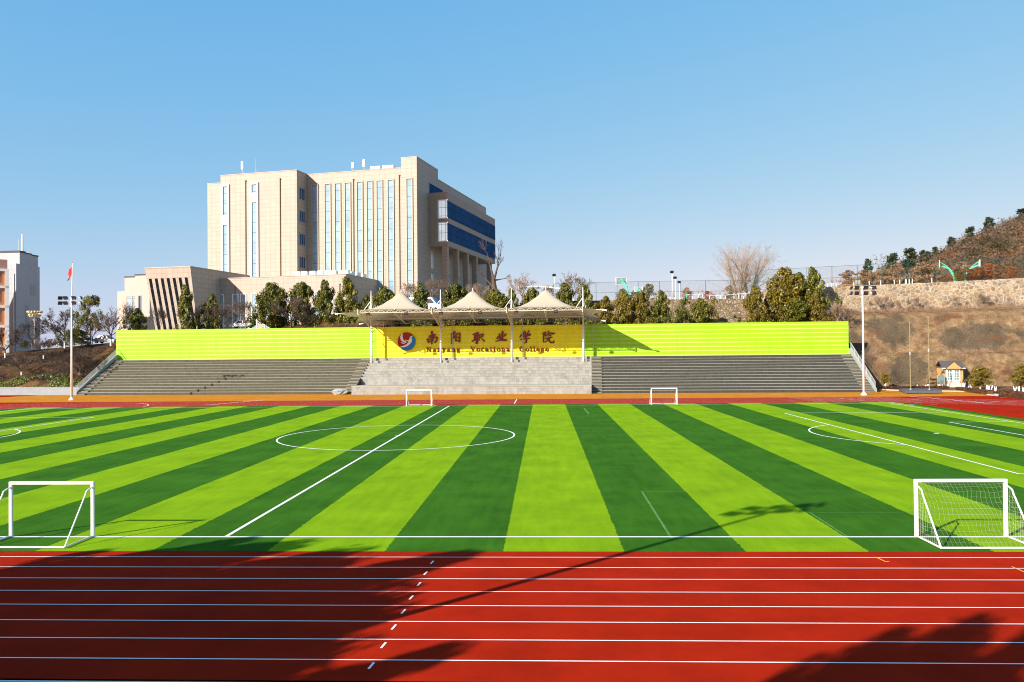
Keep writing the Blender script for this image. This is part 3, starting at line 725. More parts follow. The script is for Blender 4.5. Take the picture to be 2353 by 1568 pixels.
# ------------------------------------------------------------------ tensile canopy
cn = thing('tensile_canopy', 'cream three-peaked tensile membrane canopy over the central seats', 'canopy', ST_O, ST_ROT)
PS = [-29.8, -17.85, -5.85, 6.05]
TF, TB = 1.6, 14.8; ZF, ZB = 13.42, 12.25
def edge_z(t): return ZF+(ZB-ZF)*(t-TF)/(TB-TF)
for a, b in zip(PS, PS[1:]):
    mb = MB(); N = 28; vs = []
    cx_, cy_ = (a+b)/2, (TF+TB)/2-2.2; hx = (b-a)/2
    for j in range(N+1):
        for i in range(N+1):
            s = a+(b-a)*i/N; t = TF+(TB-TF)*j/N
            dx = abs(s-cx_)/hx; dy = (t-cy_)/((TB-cy_) if t > cy_ else (cy_-TF))
            r = min(1, max(dx, abs(dy))*.55+.45*math.sqrt(dx*dx+dy*dy)/max(1, math.sqrt(1+(min(dx,abs(dy))/max(dx,abs(dy),1e-6))**2)))
            r = max(0, (r-.05)/.95)
            z = edge_z(t)+3.4*(1-r)**1.9
            vs.append((s, t, z))
    mb.add(vs, [(j*(N+1)+i, j*(N+1)+i+1, (j+1)*(N+1)+i+1, (j+1)*(N+1)+i) for j in range(N) for i in range(N)])
    mem = mb.build('membrane', M['membrane'], cn, smooth=True)
    sm_ = MB()
    def surf(i, j): p = vs[j*(N+1)+i]; return (p[0], p[1], p[2]+.012)
    for path in ([(i, i) for i in range(N+1)], [(i, N-i) for i in range(N+1)], [(N//2, j) for j in range(N+1)], [(i, N//2) for i in range(N+1)], [(N//2+(j*N//4)//N, j) for j in range(0)]):
        if path: sm_.path([surf(*q) for q in path], .022, 4)
    sm_.build('seams', M['truss'], mem)
    MB().tube((cx_,cy_,16.0),(cx_,cy_,16.95),.10,.04,8).tube((cx_,cy_,12.3),(cx_,cy_,16.2),.09,n=8).build('finial', M['white'], mem)
for sgn, s0 in ((-1, PS[0]), (1, PS[-1])):
    mb = MB(); rows = []
    for j in range(13):
        t = TF+(TB-TF)*j/12; f = (t-TF)/(TB-TF)
        e = .35+2.75*(.5+.5*abs(math.cos(math.pi*f)))*(1.0 if .05 < f < .95 else .95)
        dz = -.55*e/3
        rows.append([(s0+sgn*e*k/4, t+(.9*(1-2*f))*k/4*0, edge_z(t)+dz*k/4-.12*math.sin(math.pi*k/4)) for k in range(5)])
    vs = [p for r_ in rows for p in r_]
    mb.add(vs, [(j*5+i, j*5+i+1, (j+1)*5+i+1, (j+1)*5+i) for j in range(12) for i in range(4)])
    mb.build('wing_membrane', M['membrane'], cn, smooth=True)
    for f in (0.0, 1.0):
        t = TF+(TB-TF)*f; e = 3.1
        MB().tube((s0, t+(1.4 if f == 0 else -1.4), edge_z(t)-.35),(s0+sgn*(e+.3), t, edge_z(t)-.6),.09,.08,8).tube((s0+sgn*(e+.2), t, edge_z(t)-.6),(s0+sgn*(e+.65), t, edge_z(t)-.66),.13,.13,8).build('wing_spar', M['white'], cn)
def truss(s0, s1, t, ztop, zbot, n, name='truss'):
    mb = MB(); mb.tube((s0,t,ztop),(s1,t,ztop),.06).tube((s0,t+.0,zbot),(s1,t,zbot),.06)
    for i in range(n):
        a = s0+(s1-s0)*i/n; b = s0+(s1-s0)*(i+1)/n
        mb.tube((a,t,zbot),((a+b)/2,t,ztop),.035,n=5).tube(((a+b)/2,t,ztop),(b,t,zbot),.035,n=5).tube(((a+b)/2,t,zbot),((a+b)/2,t,ztop),.03,n=5)
    return mb.build(name, M['truss'], cn)
for a, b in zip(PS, PS[1:]):
    truss(a, b, TF+.15, ZF-.05, ZF-.50, 8, 'front_truss')
    truss(a, b, TF+4.6, 12.75, 12.1, 8, 'middle_truss')
    truss(a, b, TB-.2, ZB-.06, ZB-.58, 8, 'rear_truss')
    m_ = (a+b)/2
    MB().tube((m_,TF+.15,ZF-.4),(m_,9.0,11.4),.06).tube((m_,TF+.15,ZF-.75),(m_,9,11.4),.05).tube((m_,9,11.4),(m_,TB-.2,ZB-.72),.06).tube((m_,TF,ZF-.05),(m_,TF,ZF+.25),.1).build('rafter', M['truss'], cn)
for s in PS:
    col = MB().tube((s,9.3,4.6),(s,9.3,12.3),.19,.16,12).build('column', M['white'], cn, smooth=True)
    MB().tube((s,9.3,12.3),(s,9.3,17.05),.17,.05,10).tube((s-.15,9.3,15.2),(s-1.7,8.6,12.9),.055,n=6).tube((s+.05,9.3,15.2),(s+.75,10.8,12.6),.055,n=6).tube((s,9.3,15.2),(s+.05,7.0,13.0),.05,n=6).build('mast', M['white'], col)
    mb = MB()
    for (za, ta), (zb, tb2) in (((ZF-.08,TF),(12.2,9.2)), ((ZF-.75,TF+.2),(10.6,9.2)), ((12.2,9.4),(ZB-.1,TB)), ((10.6,9.4),(ZB-.75,TB-.1))):
        mb.tube((s,ta,za),(s,tb2,zb),.075)
    for i in range(7):
        f = i/7; f2 = (i+.5)/7
        pa = (s, TF+(9.2-TF)*f, ZF-.08+(12.2-ZF+.08)*f); pb = (s, TF+.2+(9-TF)*f2, ZF-.75+(10.6-ZF+.75)*f2); pc = (s, TF+(9.2-TF)*(i+1)/7, ZF-.08+(12.2-ZF+.08)*(i+1)/7)
        mb.tube(pa, pb, .035, n=5).tube(pb, pc, .035, n=5)
    mb.tube((s,9.3,9.6),(s+1.1,11.3,11.9),.05).tube((s,9.3,10.0),(s,7.2,11.4),.06)
    mb.tube((s,TF,ZF-.75),(s,TF,ZF+.12),.1).build('cantilever_truss', M['truss'], cn)
    MB().tube((s+1.6,11.3,5.6),(s+1.6,11.3,11.9),.06,n=6).build('rear_strut', M['truss'], cn)
    MB().tube((s,9.3,8.4),(s+1.2,11.4,8.4),.04,n=6).build('wall_tie', M['truss'], cn)
def floodlight(loc, rz, label, group, w=.5, h=.38):
    f = thing('floodlight', label, 'floodlight', loc, rz, group)
    MB().cbox((0,0,0), w, .16, h, 0, R(14)).tube((0,.05,h*.4),(0,.1,h*.9),.03).build('housing', M['black'], f)
    mb = MB().cbox((0,-.088,-.02), w*.62, .02, h*.22, 0, R(14))
    mb.build('lens', M['lens'], f); return f
nm = ['left', 'middle', 'right']
fl0 = None
for i, (a, b) in enumerate(zip(PS, PS[1:])):
    for j, k in ((0, .13), (1, .65)):
        s = a+(b-a)*k+ (0 if i else .1)
        lab = 'small black floodlight on the front truss, %s lamp under the %s canopy peak' % (('left', 'right')[j], nm[i])
        loc = stand_world(s, TF-.05, ZF-.72)
        fl0 = floodlight(loc, ST_ROT, lab, 'floodlights under the canopy', .62, .42) if fl0 is None else dup(fl0, loc, None, lab)

# ------------------------------------------------------------------ lighting poles
def light_pole(loc, label, h=15.2, rz=0.0):
    p = thing('floodlight_pole', label, 'light pole', loc, rz, 'white floodlight poles round the track')
    MB().tube((0,0,0),(0,0,.08),.42,.42,16).lathe([(.40,.08),(.24,.30),(.19,.45)]).build('base', M['white'], p, smooth=False)
    MB().tube((0,0,.3),(0,0,h),.17,.085,14).build('pole', M['white'], p, smooth=True)
    for z in (h-.95, h-.2):
        MB().tube((-1.75,0,z),(1.75,0,z),.06,n=8).tube((-.25,0,z-.45),(0,0,z-.5),.05,n=6).build('crossarm', M['white'], p)
        for x in (-1.6, -.82, .42, 1.55):
            hd = MB().cbox((x,-.16,z-.02), .60, .16, .50, 0 if abs(x) < 1.5 else (.9 if x < 0 else -.9), R(28)).tube((x,0,z),(x,-.14,z),.04).build('lamp_head', M['black'], p)
            mb = MB()
            for i in range(3):
                for j in (-1, 1):
                    m = Matrix.Translation((x,-.16,z-.02)) @ Matrix.Rotation(0 if abs(x) < 1.5 else (.9 if x < 0 else -.9), 4, 'Z') @ Matrix.Rotation(R(28), 4, 'X')
                    c = m @ Vector((-.16+.16*i, -.075, .09*j))
                    mb.cbox(c, .075, .02, .07, 0 if abs(x) < 1.5 else (.9 if x < 0 else -.9), R(28))
            mb.build('lamp_lens', M['lens'], hd)
    return p
lp = light_pole((-69.2,114.6,0), 'white floodlight pole with two lamp arms at the far left of the track')
dup(lp, (44.6,113.4,0), None, 'white floodlight pole with two lamp arms in front of the rock slope')
dup(lp, (-11.6,12.0,0), math.pi+.25, 'near floodlight pole whose long shadow falls across the track and turf')

# ------------------------------------------------------------------ goals
def goal(loc, back, label, net):
    g = thing('football_goal', label, 'goal', loc, 0, 'white five-a-side goals on the touchlines')
    w, h, r = 3.04, 2.0, .05
    MB().box(-w/2-r,-r,h-2*r,w/2+r,r,h).build('crossbar', M['white_worn'], g)
    for s in (-1, 1):
        MB().box(s*w/2-r,-r,0,s*w/2+r,r,h-2*r-.001).build('post', M['white_worn'], g)
        pts = [(s*w/2, 0, h-.2),(s*w/2, back*.14, h-.24),(s*w/2, back*.24, h-.30),(s*w/2, back*.28, h-.42),(s*w/2, back*1.0, .04)]
        MB().path(pts, .028, 8).build('side_brace', M['white_worn'], g)
        MB().tube((s*w/2,back*.03,.035),(s*w/2,back,.035),.032,n=8).build('ground_bar', M['white_worn'], g)
    MB().tube((-w/2,back,.036),(w/2,back,.036),.034,n=8).build('rear_bar', M['white_worn'], g)
    if net:
        nr = random.Random(5); mb = MB(); NX, NZ = 21, 13
        def P(i, j):
            x = -w/2+w*i/NX; f = j/NZ
            y, z = (back*.15*f*6, h-.08-.12*f*6) if f < 1/6 else (back*(.15+.83*(f-1/6)*1.2), (h-.2)*(1-(f-1/6)*1.2)+.02)
            n = noise.noise_vector(Vector((x*1.1+back, f*5, loc[0]*.1)))*.12*math.sin(math.pi*min(1, f*1.05))
            j_ = .018
            return Vector((x+n.x*1.2+nr.uniform(-j_, j_), y+n.y-back*.10*math.sin(math.pi*f), max(.01, z+n.z-.1*math.sin(math.pi*i/NX)*math.sin(math.pi*f))))
        grid = [[P(i, j) for j in range(NZ+1)] for i in range(NX+1)]
        for i in range(NX+1):
            for j in range(NZ+1):
                if j < NZ and nr.random() > .015: mb.tube(grid[i][j], grid[i][j+1], .0019, n=3, cap=False)
                if i < NX and nr.random() > .03: mb.tube(grid[i][j], grid[i+1][j], .0019, n=3, cap=False)
        for s in (-1, 1):
            for k in range(1, 12):
                f = k/12; z = (h-.25)*(1-f)
                mb.path([(s*w/2,0,z),(s*w/2+nr.uniform(-.06,.06),back*(.28+.72*f)*.5,z-.05+nr.uniform(-.04,.04)),(s*w/2,back*(.28+.72*f),z)], .0019, 3)
                y = back*f; zt = (h-.3) if f < .28 else (h-.42)*(1-(f-.28)/.72)
                mb.path([(s*w/2,y,.03),(s*w/2+nr.uniform(-.05,.05),y+nr.uniform(-.04,.04),zt*.5),(s*w/2,y,zt)], .0019, 3)
        mb.build('net', M['net'], g)
    return g
goal((-17.9,28.4,.015), -1.7, 'bare white goal frame without a net at the near left of the pitch', False)
goal((14.42,28.4,.015), -1.72, 'white goal with a torn white net at the near right of the pitch', True)
goal((-15.2,96.6,.015), 1.6, 'distant white goal in front of the central platform, without a net', False)
goal((14.4,96.6,.015), 1.6, 'distant white goal with a net in front of the right seating bank', True)

# ------------------------------------------------------------------ main building
BA = R(-12.4)
BC = Vector((-27.13, 172.0, 0))
ZB0 = 9.0
bd = thing('office_building', 'tall beige tiled building with vertical blue window strips and a blue-glazed overhang', 'building', BC, BA)
MB().box(-26.42,0,ZB0,0,52.9,46.75).build('wall', M['tile'], bd)
MB().box(-3.65,.004,46.752,-.004,13.5,48.95).build('tower_wall', M['tile'], bd)
MB().box(-45.6,-4.47,ZB0,-26.422,30,46.8).build('wall', M['tile'], bd, label='beige projecting left block with shaded side windows')
MB().box(-49.0,-4.46,ZB0,-45.602,28,45.15).build('wall', M['tile'], bd)
rf = MB()
for a, b, y0_, y1_, z in ((-45.65,-26.37,-4.53,-4.2,46.802),(-26.42,-3.7,-.06,.25,46.752),(-3.7,.05,-.05,.25,48.952),(-49.05,-45.65,-4.52,-4.2,45.152)): rf.box(a,y0_,z,b,y1_,z+.14)
rf.box(-.25,.252,48.952,.05,13.5,49.09); rf.box(-.25,13.55,46.752,.05,52.9,46.89); rf.box(-26.6,-4.198,46.802,-26.37,-.07,46.94)
rf.build('roof_coping', M['tile_plain'], bd)
def strip_window(par, a0, a1, b, z0, z1, frame_m, gm, fw=.2, proud=.22):
    q = MB().box(a0,b-.03,z0,a1,b+.02,z1).build('window', gm, par)
    fr = MB().box(a0-fw,b-proud,z0,a0-.002,b+.02,z1).box(a1+.002,b-proud,z0,a1+fw,b+.02,z1).box(a0-fw,b-proud,z1+.002,a1+fw,b+.02,z1+fw)
    fr.build('frame', frame_m, q); return q
for a0, a1, z0 in ((-25.02,-23.75,15),(-21.91,-20.69,15),(-19.42,-18.24,15),(-16.98,-15.83,15),(-14.05,-12.91,15),(-11.69,-10.53,15),(-9.35,-8.17,12),(-6.71,-5.52,12),(-2.32,-1.14,12)):
    strip_window(bd, a0, a1, 0, z0, 44.25, M['tile_plain'], M['glass'])
for a0, a1, vent_z in ((-44.87,-43.75,(35.6,37.8)), (-37.55,-36.35,(40.3,42.4))):
    w = strip_window(bd, a0, a1, -4.47, 15, 44.3, M['wframe'], M['glass'], .45, .3)
    MB().box(a0+.02,-4.75,vent_z[0],a1-.02,-4.505,vent_z[1]).build('open_sash', M['wframe'], w)
for a, b, zt in ((-39.16,-4.47,45.3),(-30.5,-4.47,45.2),(-15.0,0,45.0),(-4.1,0,45.2)): MB().tube((a,b-.14,15),(a,b-.14,zt),.10,n=6).cbox((a,b-.14,zt), .34, .26, .2).build('drainpipe', M['pipe'], bd)
for z0, z1 in ((40.7,43.2),(35.7,38.1),(30.6,33.0),(25.5,27.9)):
    q = MB().box(-26.424,-3.35,z0,-26.39,-1.15,z1).build('window', M['glass_dark'], bd)
    fr = MB()
    for y in (-3.41,-2.65,-1.9,-1.13): fr.box(-26.42,y-.05,z0,-26.33,y+.05,z1)
    fr.box(-26.42,-3.46,z0-.12,-26.32,-1.08,z0-.002).box(-26.42,-3.46,z1+.002,-26.32,-1.08,z1+.12)
    fr.build('frame', M['tile_plain'], q)
ov = MB().box(.002,7.06,30.27,4.48,46.1,42.4).build('overhang', M['tile_shaded'], bd)
for z0, z1 in ((36.65,40.5),(31.5,35.45)):
    q = MB().box(4.44,7.0,z0,4.53,46.14,z1).build('window', M['glass_dark'], ov, label='long dark blue window band')
    q2 = MB().box(2.45,7.0,z0,4.438,7.05,z1).build('window', M['glass_bright'], ov)
    MB().box(2.25,6.92,z0-.2,2.448,7.06,z1+.2).box(2.45,6.92,z1+.002,4.53,7.05,z1+.2).box(2.45,6.92,z0-.2,4.53,7.05,z0-.002).build('frame', M['wframe'], ov)
q = MB().box(-.02,7.7,42.6,.03,16.5,44.8).build('window', M['glass_dark'], bd)
for i, y in enumerate((8.2,15.5,23.0,30.3,43.2)):
    MB().box(3.2,y-1.2,ZB0,4.4,y-.1,30.268).build('column', M['tile_shaded'], bd)
for y0_, y1_ in ((8.5,9.6),(16.4,17.2),(20.0,21.2),(23.9,24.7),(27.6,28.8),(31.7,32.7),(36,37)):
    for z0, z1 in ((25.7,29.4),(20.2,24.2),(14.5,18.8)):
        q = MB().box(-.02,y0_,z0,.02,y1_,z1).build('window', M['glass'], bd)
        MB().box(0,y0_-.14,z0-.14,.08,y0_-.002,z1+.14).box(0,y1_+.002,z0-.14,.08,y1_+.14,z1+.14).box(0,(y0_+y1_)/2-.05,z0,.07,(y0_+y1_)/2+.05,z1).box(0,y0_,z0-.14,.08,y1_,z0-.002).build('frame', M['wframe'], q)
MB().box(0.002,6.9,ZB0,.12,52.9,12).build('plinth', M['tile_shaded'], bd)
# podium and slanted annexe
pod = thing('podium_building', 'low beige tiled block with white-framed tall windows in front of the tall building', 'building', BC, BA)
MB().box(-38.2,-15.42,8,-9.32,-4.48,22.3).box(-26.4,-4.478,8,-9.322,-.01,22.298).build('wall', M['tile'], pod)
MB().box(-38.25,-15.5,22.302,-9.25,-15.1,22.45).box(-9.6,-15.098,22.302,-9.25,-.05,22.45).build('roof_coping', M['tile_plain'], pod)
for l, r_ in ((245,312),(440,503),(543,608),(687,750),(860,905),(1040,1110),(1190,1255),(1345,1405),(1522,1590),(1675,1738)):
    def pa(x):
        rr_ = ray((780+x/3.361)/1.7, (1040+330/3.361)/1.7); n_ = Vector((math.sin(-BA), math.cos(BA), 0)); f_ = Vector((math.cos(BA), math.sin(BA), 0))
        o = Vector((0,0,CAM_H))-BC; k = (-15.42-o.dot(n_))/rr_.dot(n_); return (o+rr_*k).dot(f_)
    strip_window(pod, pa(l), pa(r_), -15.42, 9.5, 18.9, M['wframe'], M['glass'], .16, .15)
for a in (-34.6,-21.0,-10.7): MB().tube((a,-15.54,9),(a,-15.54,20.4),.09,n=6).cbox((a,-15.54,20.4), .3, .22, .2).build('drainpipe', M['pipe'], pod)
an = thing('slanted_annexe', 'beige annexe with seven slanting black window strips and a leaning front', 'building', BC, BA)
a0, a1, bf = -48.9, -38.27, -25.12
sh = 1.9
zb_, zt_ = 6.0, 23.9
def ax(a, z): return a + (zt_-z)*(.105 if a < -45 else .075)
mb = MB()
mb.add([(ax(a0,zb_),bf+2.2,zb_),(ax(a1,zb_)-.6,bf+2.2,zb_),(a1,-4.48,zb_),(a0+2,-4.48,zb_),(a0,bf,zt_),(a1,bf,zt_),(a1,-4.48,zt_),(a0,-4.48,zt_)],
       [(0,3,2,1),(4,5,6,7),(0,1,5,4),(1,2,6,5),(2,3,7,6),(3,0,4,7)])
mb.build('wall', M['tile'], an)
MB().box(a0-.05,bf-.06,zt_+.002,a1+.05,bf+.3,zt_+.16).box(a1-.3,bf+.302,zt_+.002,a1+.05,-4.6,zt_+.16).build('roof_coping', M['tile_plain'], an)
for i in range(7):
    at_ = -48.11+i*1.392; zz0, zz1 = 8.0, 21.85
    def fp(a, z, off): return (a+(zt_-z)*.105-.22, bf+2.2*(zt_-z)/(zt_-zb_)-off, z)
    MB().add([fp(at_,zz0,.03),fp(at_+.66,zz0,.03),fp(at_+.66,zz1,.03),fp(at_,zz1,.03),fp(at_,zz0,-.1),fp(at_+.66,zz0,-.1),fp(at_+.66,zz1,-.1),fp(at_,zz1,-.1)],
             [(0,1,2,3),(4,7,6,5),(0,4,5,1),(1,5,6,2),(2,6,7,3),(3,7,4,0)]).build('window', M['glass_black'], an)
q = MB().box(a1-.02,-20.0,9,a1+.02,-17.8,21.2).build('window', M['glass_black'], an)
# rooftop equipment
def bworld(a, b, z): return BC + Vector((math.cos(BA), math.sin(BA), 0))*a + Vector((-math.sin(BA), math.cos(BA), 0))*b + Vector((0, 0, z))
def antenna(loc, h, label, panel=True):
    t = thing('rooftop_antenna', label, 'antenna', loc, BA, 'antennas on the roof of the tall building')
    MB().tube((0,0,0),(0,0,h),.06,.04,6).tube((-.5,0,0),(0,0,.9),.03,n=5).tube((.5,0,0),(0,0,.9),.03,n=5).build('pole', M['steel'], t)
    if panel: MB().box(-.28,-.2,h*.35,.28,.12,h*.98).build('panel', M['ac'], t)
antenna(bworld(-40.1,-4.2,46.9), 2.9, 'panel antenna at the left of the projecting block roof')
antenna(bworld(-36.7,-4.2,46.9), 3.2, 'thin bare mast on the projecting block roof', False)
antenna(bworld(-15.3,.4,46.8), 2.1, 'short panel antenna on the main roof, left of the taller panel')
antenna(bworld(-12.6,.4,46.8), 2.5, 'tall white panel antenna on the main roof, nearest the tower')
for a, w, lab in ((-10.0,2.2,'white casing on the main roof beside the antennas'),(-7.0,2.6,'white casing on the main roof next to the tower')):
    t = thing('roof_unit', lab, 'air conditioner', bworld(a, 1.0, 46.75), BA, 'white casings on the roof of the tall building')
    MB().box(-w/2,-.5,.35,w/2,.6,.95).build('casing', M['ac'], t); MB().box(-w/2,-.4,0,-w/2+.1,.5,.349).box(w/2-.1,-.4,0,w/2,.5,.349).build('stand', M['steel'], t)
for i, a in enumerate((-20.8,-19.2,-17.3,-15.6,-13.9,-12.6,-11.2,-10.1)):
    b = -15.0 if i < 6 else -14.6
    t = thing('roof_unit', 'white air conditioner casing on the low roof edge, %s from the left' % ('first','second','third','fourth','fifth','sixth','seventh','eighth')[i], 'air conditioner', bworld(a, b+.9, 22.3), BA, 'white casings on the low block roof')
    MB().box(-.62,-.4,.12,.62,.4,1.05).build('casing', M['ac'], t); MB().box(-.55,-.3,0,.55,.3,.119).build('stand', M['steel'], t)
for i, b in enumerate((-11.5,-8.8,-6.0)):
    t = thing('roof_unit', 'white air conditioner casing along the right edge of the low block roof, %s' % ('nearest','in the middle','farthest back')[i], 'air conditioner', bworld(-10.0, b, 22.3), BA+math.pi/2, 'white casings on the low block roof')
    MB().box(-.9,-.4,.1,.9,.4,.95).build('casing', M['ac'], t); MB().box(-.8,-.3,0,.8,.3,.099).build('stand', M['steel'], t)
# pale pink building at the left of the annexe
pk = thing('pink_building', 'pale pink tiled building with tall glass strips left of the slanted annexe', 'building', (-113.2,215,0), R(-10))
MB().box(-1.9,0,6,2.0,14,27.8).build('wall', M['bld_pink'], pk)
MB().box(2.002,-.8,6,6.5,14,28.2).build('wall', M['bld_pink'], pk)
MB().box(-6.6,3,6,-1.902,14,24.3).build('wall', M['bld_pink'], pk)
MB().box(-2.0,-.12,27.802,2.0,.4,28.1).box(1.9,-.95,28.202,6.6,-.5,28.5).build('roof_trim', M['dark_trim'], pk)
for a0_, a1_, b_ in ((-1.2,.4,0),(1.0,1.8,0),(3.1,3.8,-.8)): strip_window(pk, a0_, a1_, b_, 10, 22.6, M['bld_pink'], M['glass'] if b_ == 0 else M['glass_dark'], .12, .1)
# buildings at the far left
gb = thing('grey_building', 'pale grey windowless gabled block at the far left behind the bare trees', 'building', (-124.5,184,0), R(-3))
MB().box(-9,0,4,0,8.2,28.4).build('wall', M['bld_grey'], gb)
MB().box(-9,1.6,28.402,-.3,8.0,31.2).build('roof_house', M['bld_grey'], gb)
MB().box(-9.1,1.5,31.202,-.2,3.6,31.65).box(-9.1,3.602,31.15,-.2,5.8,31.4).box(-9.1,5.802,30.9,-.2,8.1,31.202).build('roof_trim', M['dark_trim'], gb)
MPAN = simple('blank_panel', (.31,.305,.32), .85, .06, 1)
for y_, z_, w_, h_ in ((5.0,21.2,1.8,2.6),(3.2,14.6,1.0,4.0),(1.4,9.0,4.4,1.8)):
    MB().box(-.02,y_,z_,.06,y_+w_,z_+h_).build('blank_panel', MPAN, gb)
MB().tube((-.5,-.1,4),(-.5,-.1,26),.09,n=6).build('drainpipe', M['wframe'], gb)
rb = thing('brown_building', 'brown and orange building with white-framed windows cut by the left edge', 'building', (-118.6,169,0), R(37))
MB().box(-22,0,4,1.9,14,27.6).build('wall', M['bld_brown'], rb)
mb = MB()
for z_ in (8.4,12.7,17.0,21.3,25.0): mb.box(-22,-.5,z_,2.2,-.002,z_+.55)
mb.box(1.4,-.5,4,2.2,-.503+.5,25)
mb.build('floor_bands', M['wframe'], rb)
for i, z_ in enumerate((4.6,8.95,13.25,17.55,21.85)):
    MB().box(.85,-.3,z_,1.398,-.004,z_+3.1).build('orange_pier', M['bld_orange'], rb)
    for x_ in (-1.9,-5.6,-9.3):
        q = MB().box(x_,-.1,z_+1.0,x_+2.0,.02,z_+3.1).build('window', M['glass_dark'], rb)
        MB().box(x_,-.16,z_+1.0,x_+.1,-.102,z_+3.1).box(x_+.95,-.16,z_+1.0,x_+1.05,-.102,z_+3.1).box(x_+1.9,-.16,z_+1.0,x_+2.0,-.102,z_+3.1).box(x_+.1,-.16,z_+2.3,x_+1.9,-.104,z_+2.4).build('frame', M['wframe'], q)
t = thing('rooftop_antenna', 'tall white mast on the roof at the far left edge', 'antenna', (-127.0,190,31.0))
MB().tube((0,0,0),(0,0,5.2),.28,.2,8).build('pole', M['white'], t); MB().tube((-.9,0,0),(-.9,0,4),.08,n=6).build('side_mast', M['steel'], t)

# ------------------------------------------------------------------ trees and shrubs
def rnd_unit(r):
    z = r.uniform(-1, 1); t = r.uniform(0, 2*math.pi); q = math.sqrt(1-z*z); return Vector((q*math.cos(t), q*math.sin(t), z))
def leaf_quad(mb, c, n, size, r):
    u = n.orthogonal().normalized(); v = n.cross(u); a = r.uniform(0, 6.28)
    e = (u*math.cos(a)+v*math.sin(a))*size; f = (v*math.cos(a)-u*math.sin(a))*size*.55
    mb.add([c-e, c+f, c+e, c-f], [(0,1,2,3)])
def crown(seed, profile, clumps, per, leaf, wob=.25, cr=.13, zmin=0., m=None, name='crown'):
    """leaf clumps inside a profile r(z); unit height, unit width"""
    r = random.Random(seed); mb = MB(); lop = [r.uniform(.62, 1.25) for _ in range(9)]
    for _ in range(clumps):
        z = zmin+(1-zmin)*r.random()**.9
        a = r.uniform(0, 2*math.pi); rad = profile(z)*.5*lop[int(a/6.284*9) % 9]*(1+wob*(noise.noise(Vector((seed*3.1+math.cos(a)*1.3, math.sin(a)*1.3, z*3.5)))))
        q = rad*r.random()**.42
        c = Vector((q*math.cos(a), q*math.sin(a), z)); k = cr*r.uniform(.55, 1.25)*(.5+.5*profile(z))
        for _ in range(per):
            d = rnd_unit(r); p = c+Vector((d.x*k, d.y*k, d.z*k*.75))*r.random()**.45
            n = (d*.8+Vector((0,0,.5))+rnd_unit(r)*.7).normalized()
            leaf_quad(mb, p, n, leaf*r.uniform(.6, 1.35), r)
    return mb
def prof_cone(z): return max(.06, (min(1, (z+.02)/.22))**.7*(1-max(0, z-.25)/.78)**.75)
def prof_oval(z): return max(.05, math.sin(math.pi*min(1, max(0.02, .08+z*.92)))**.62)
def prof_egg(z): return max(.05, (min(1, z/.3+.25))*(1-max(0, (z-.45)/.58)**1.6)**.8)
def trunk_mesh(seed, h=.9, r0=.022, n=7):
    r = random.Random(seed); mb = MB(); p = Vector((0,0,-.03)); rad = r0
    for i in range(6):
        q = p+Vector((r.uniform(-.012,.012), r.uniform(-.012,.012), h/6+ (.03 if i == 0 else 0)))
        mb.tube(p, q, rad, rad*.8, n, False); rad *= .8
        if i >= 1:
            for _ in range(3):
                a = r.uniform(0, 6.28); L = (.36-.04*i)*r.uniform(.6, 1)
                mb.tube(q, q+Vector((math.cos(a)*L, math.sin(a)*L, L*.55)), rad*.55, rad*.15, 5, False)
        p = q
    return mb
EV = []
for k in range(5):
    c = crown(20+k, (prof_cone, prof_egg, prof_cone, prof_egg, prof_oval)[k], 84, 190, .023, .85, .15, .10)
    EV.append((c.mesh('evergreen_crown', M['leaf']), c.mesh('evergreen_crown_olive', M['leaf_olive']), trunk_mesh(40+k).mesh('evergreen_trunk', M['bark'])))
sp = crown(61, prof_oval, 46, 90, .022, .7, .12, .30); EVS = (sp.mesh('sparse_crown', M['leaf']), sp.mesh('sparse_crown_olive', M['leaf_olive']), trunk_mesh(77).mesh('sparse_trunk', M['bark_pale']))
def evergreen(loc, h, w, k, label, group='evergreen trees behind the painted wall', olive=False, rz=0, sparse=False):
    t = thing('evergreen_tree', label, 'tree', loc, rz, group, (w, w, h))
    v = EVS if sparse else EV[k % 5]
    link('trunk', v[2], t); link('crown', v[1 if olive else 0], t); return t
def ev_px(u, vtop, wpx, Y, zb, k, label, **kw):
    top = atY(u, vtop, Y); h = top.z-zb; w = wpx*Y/1835.7*(.92 if 1370 < u < 1700 else 1.0 if u > 1700 else 1.1)
    return evergreen((top.x, Y, zb), h, w, k, label, rz=k*1.7, **kw)
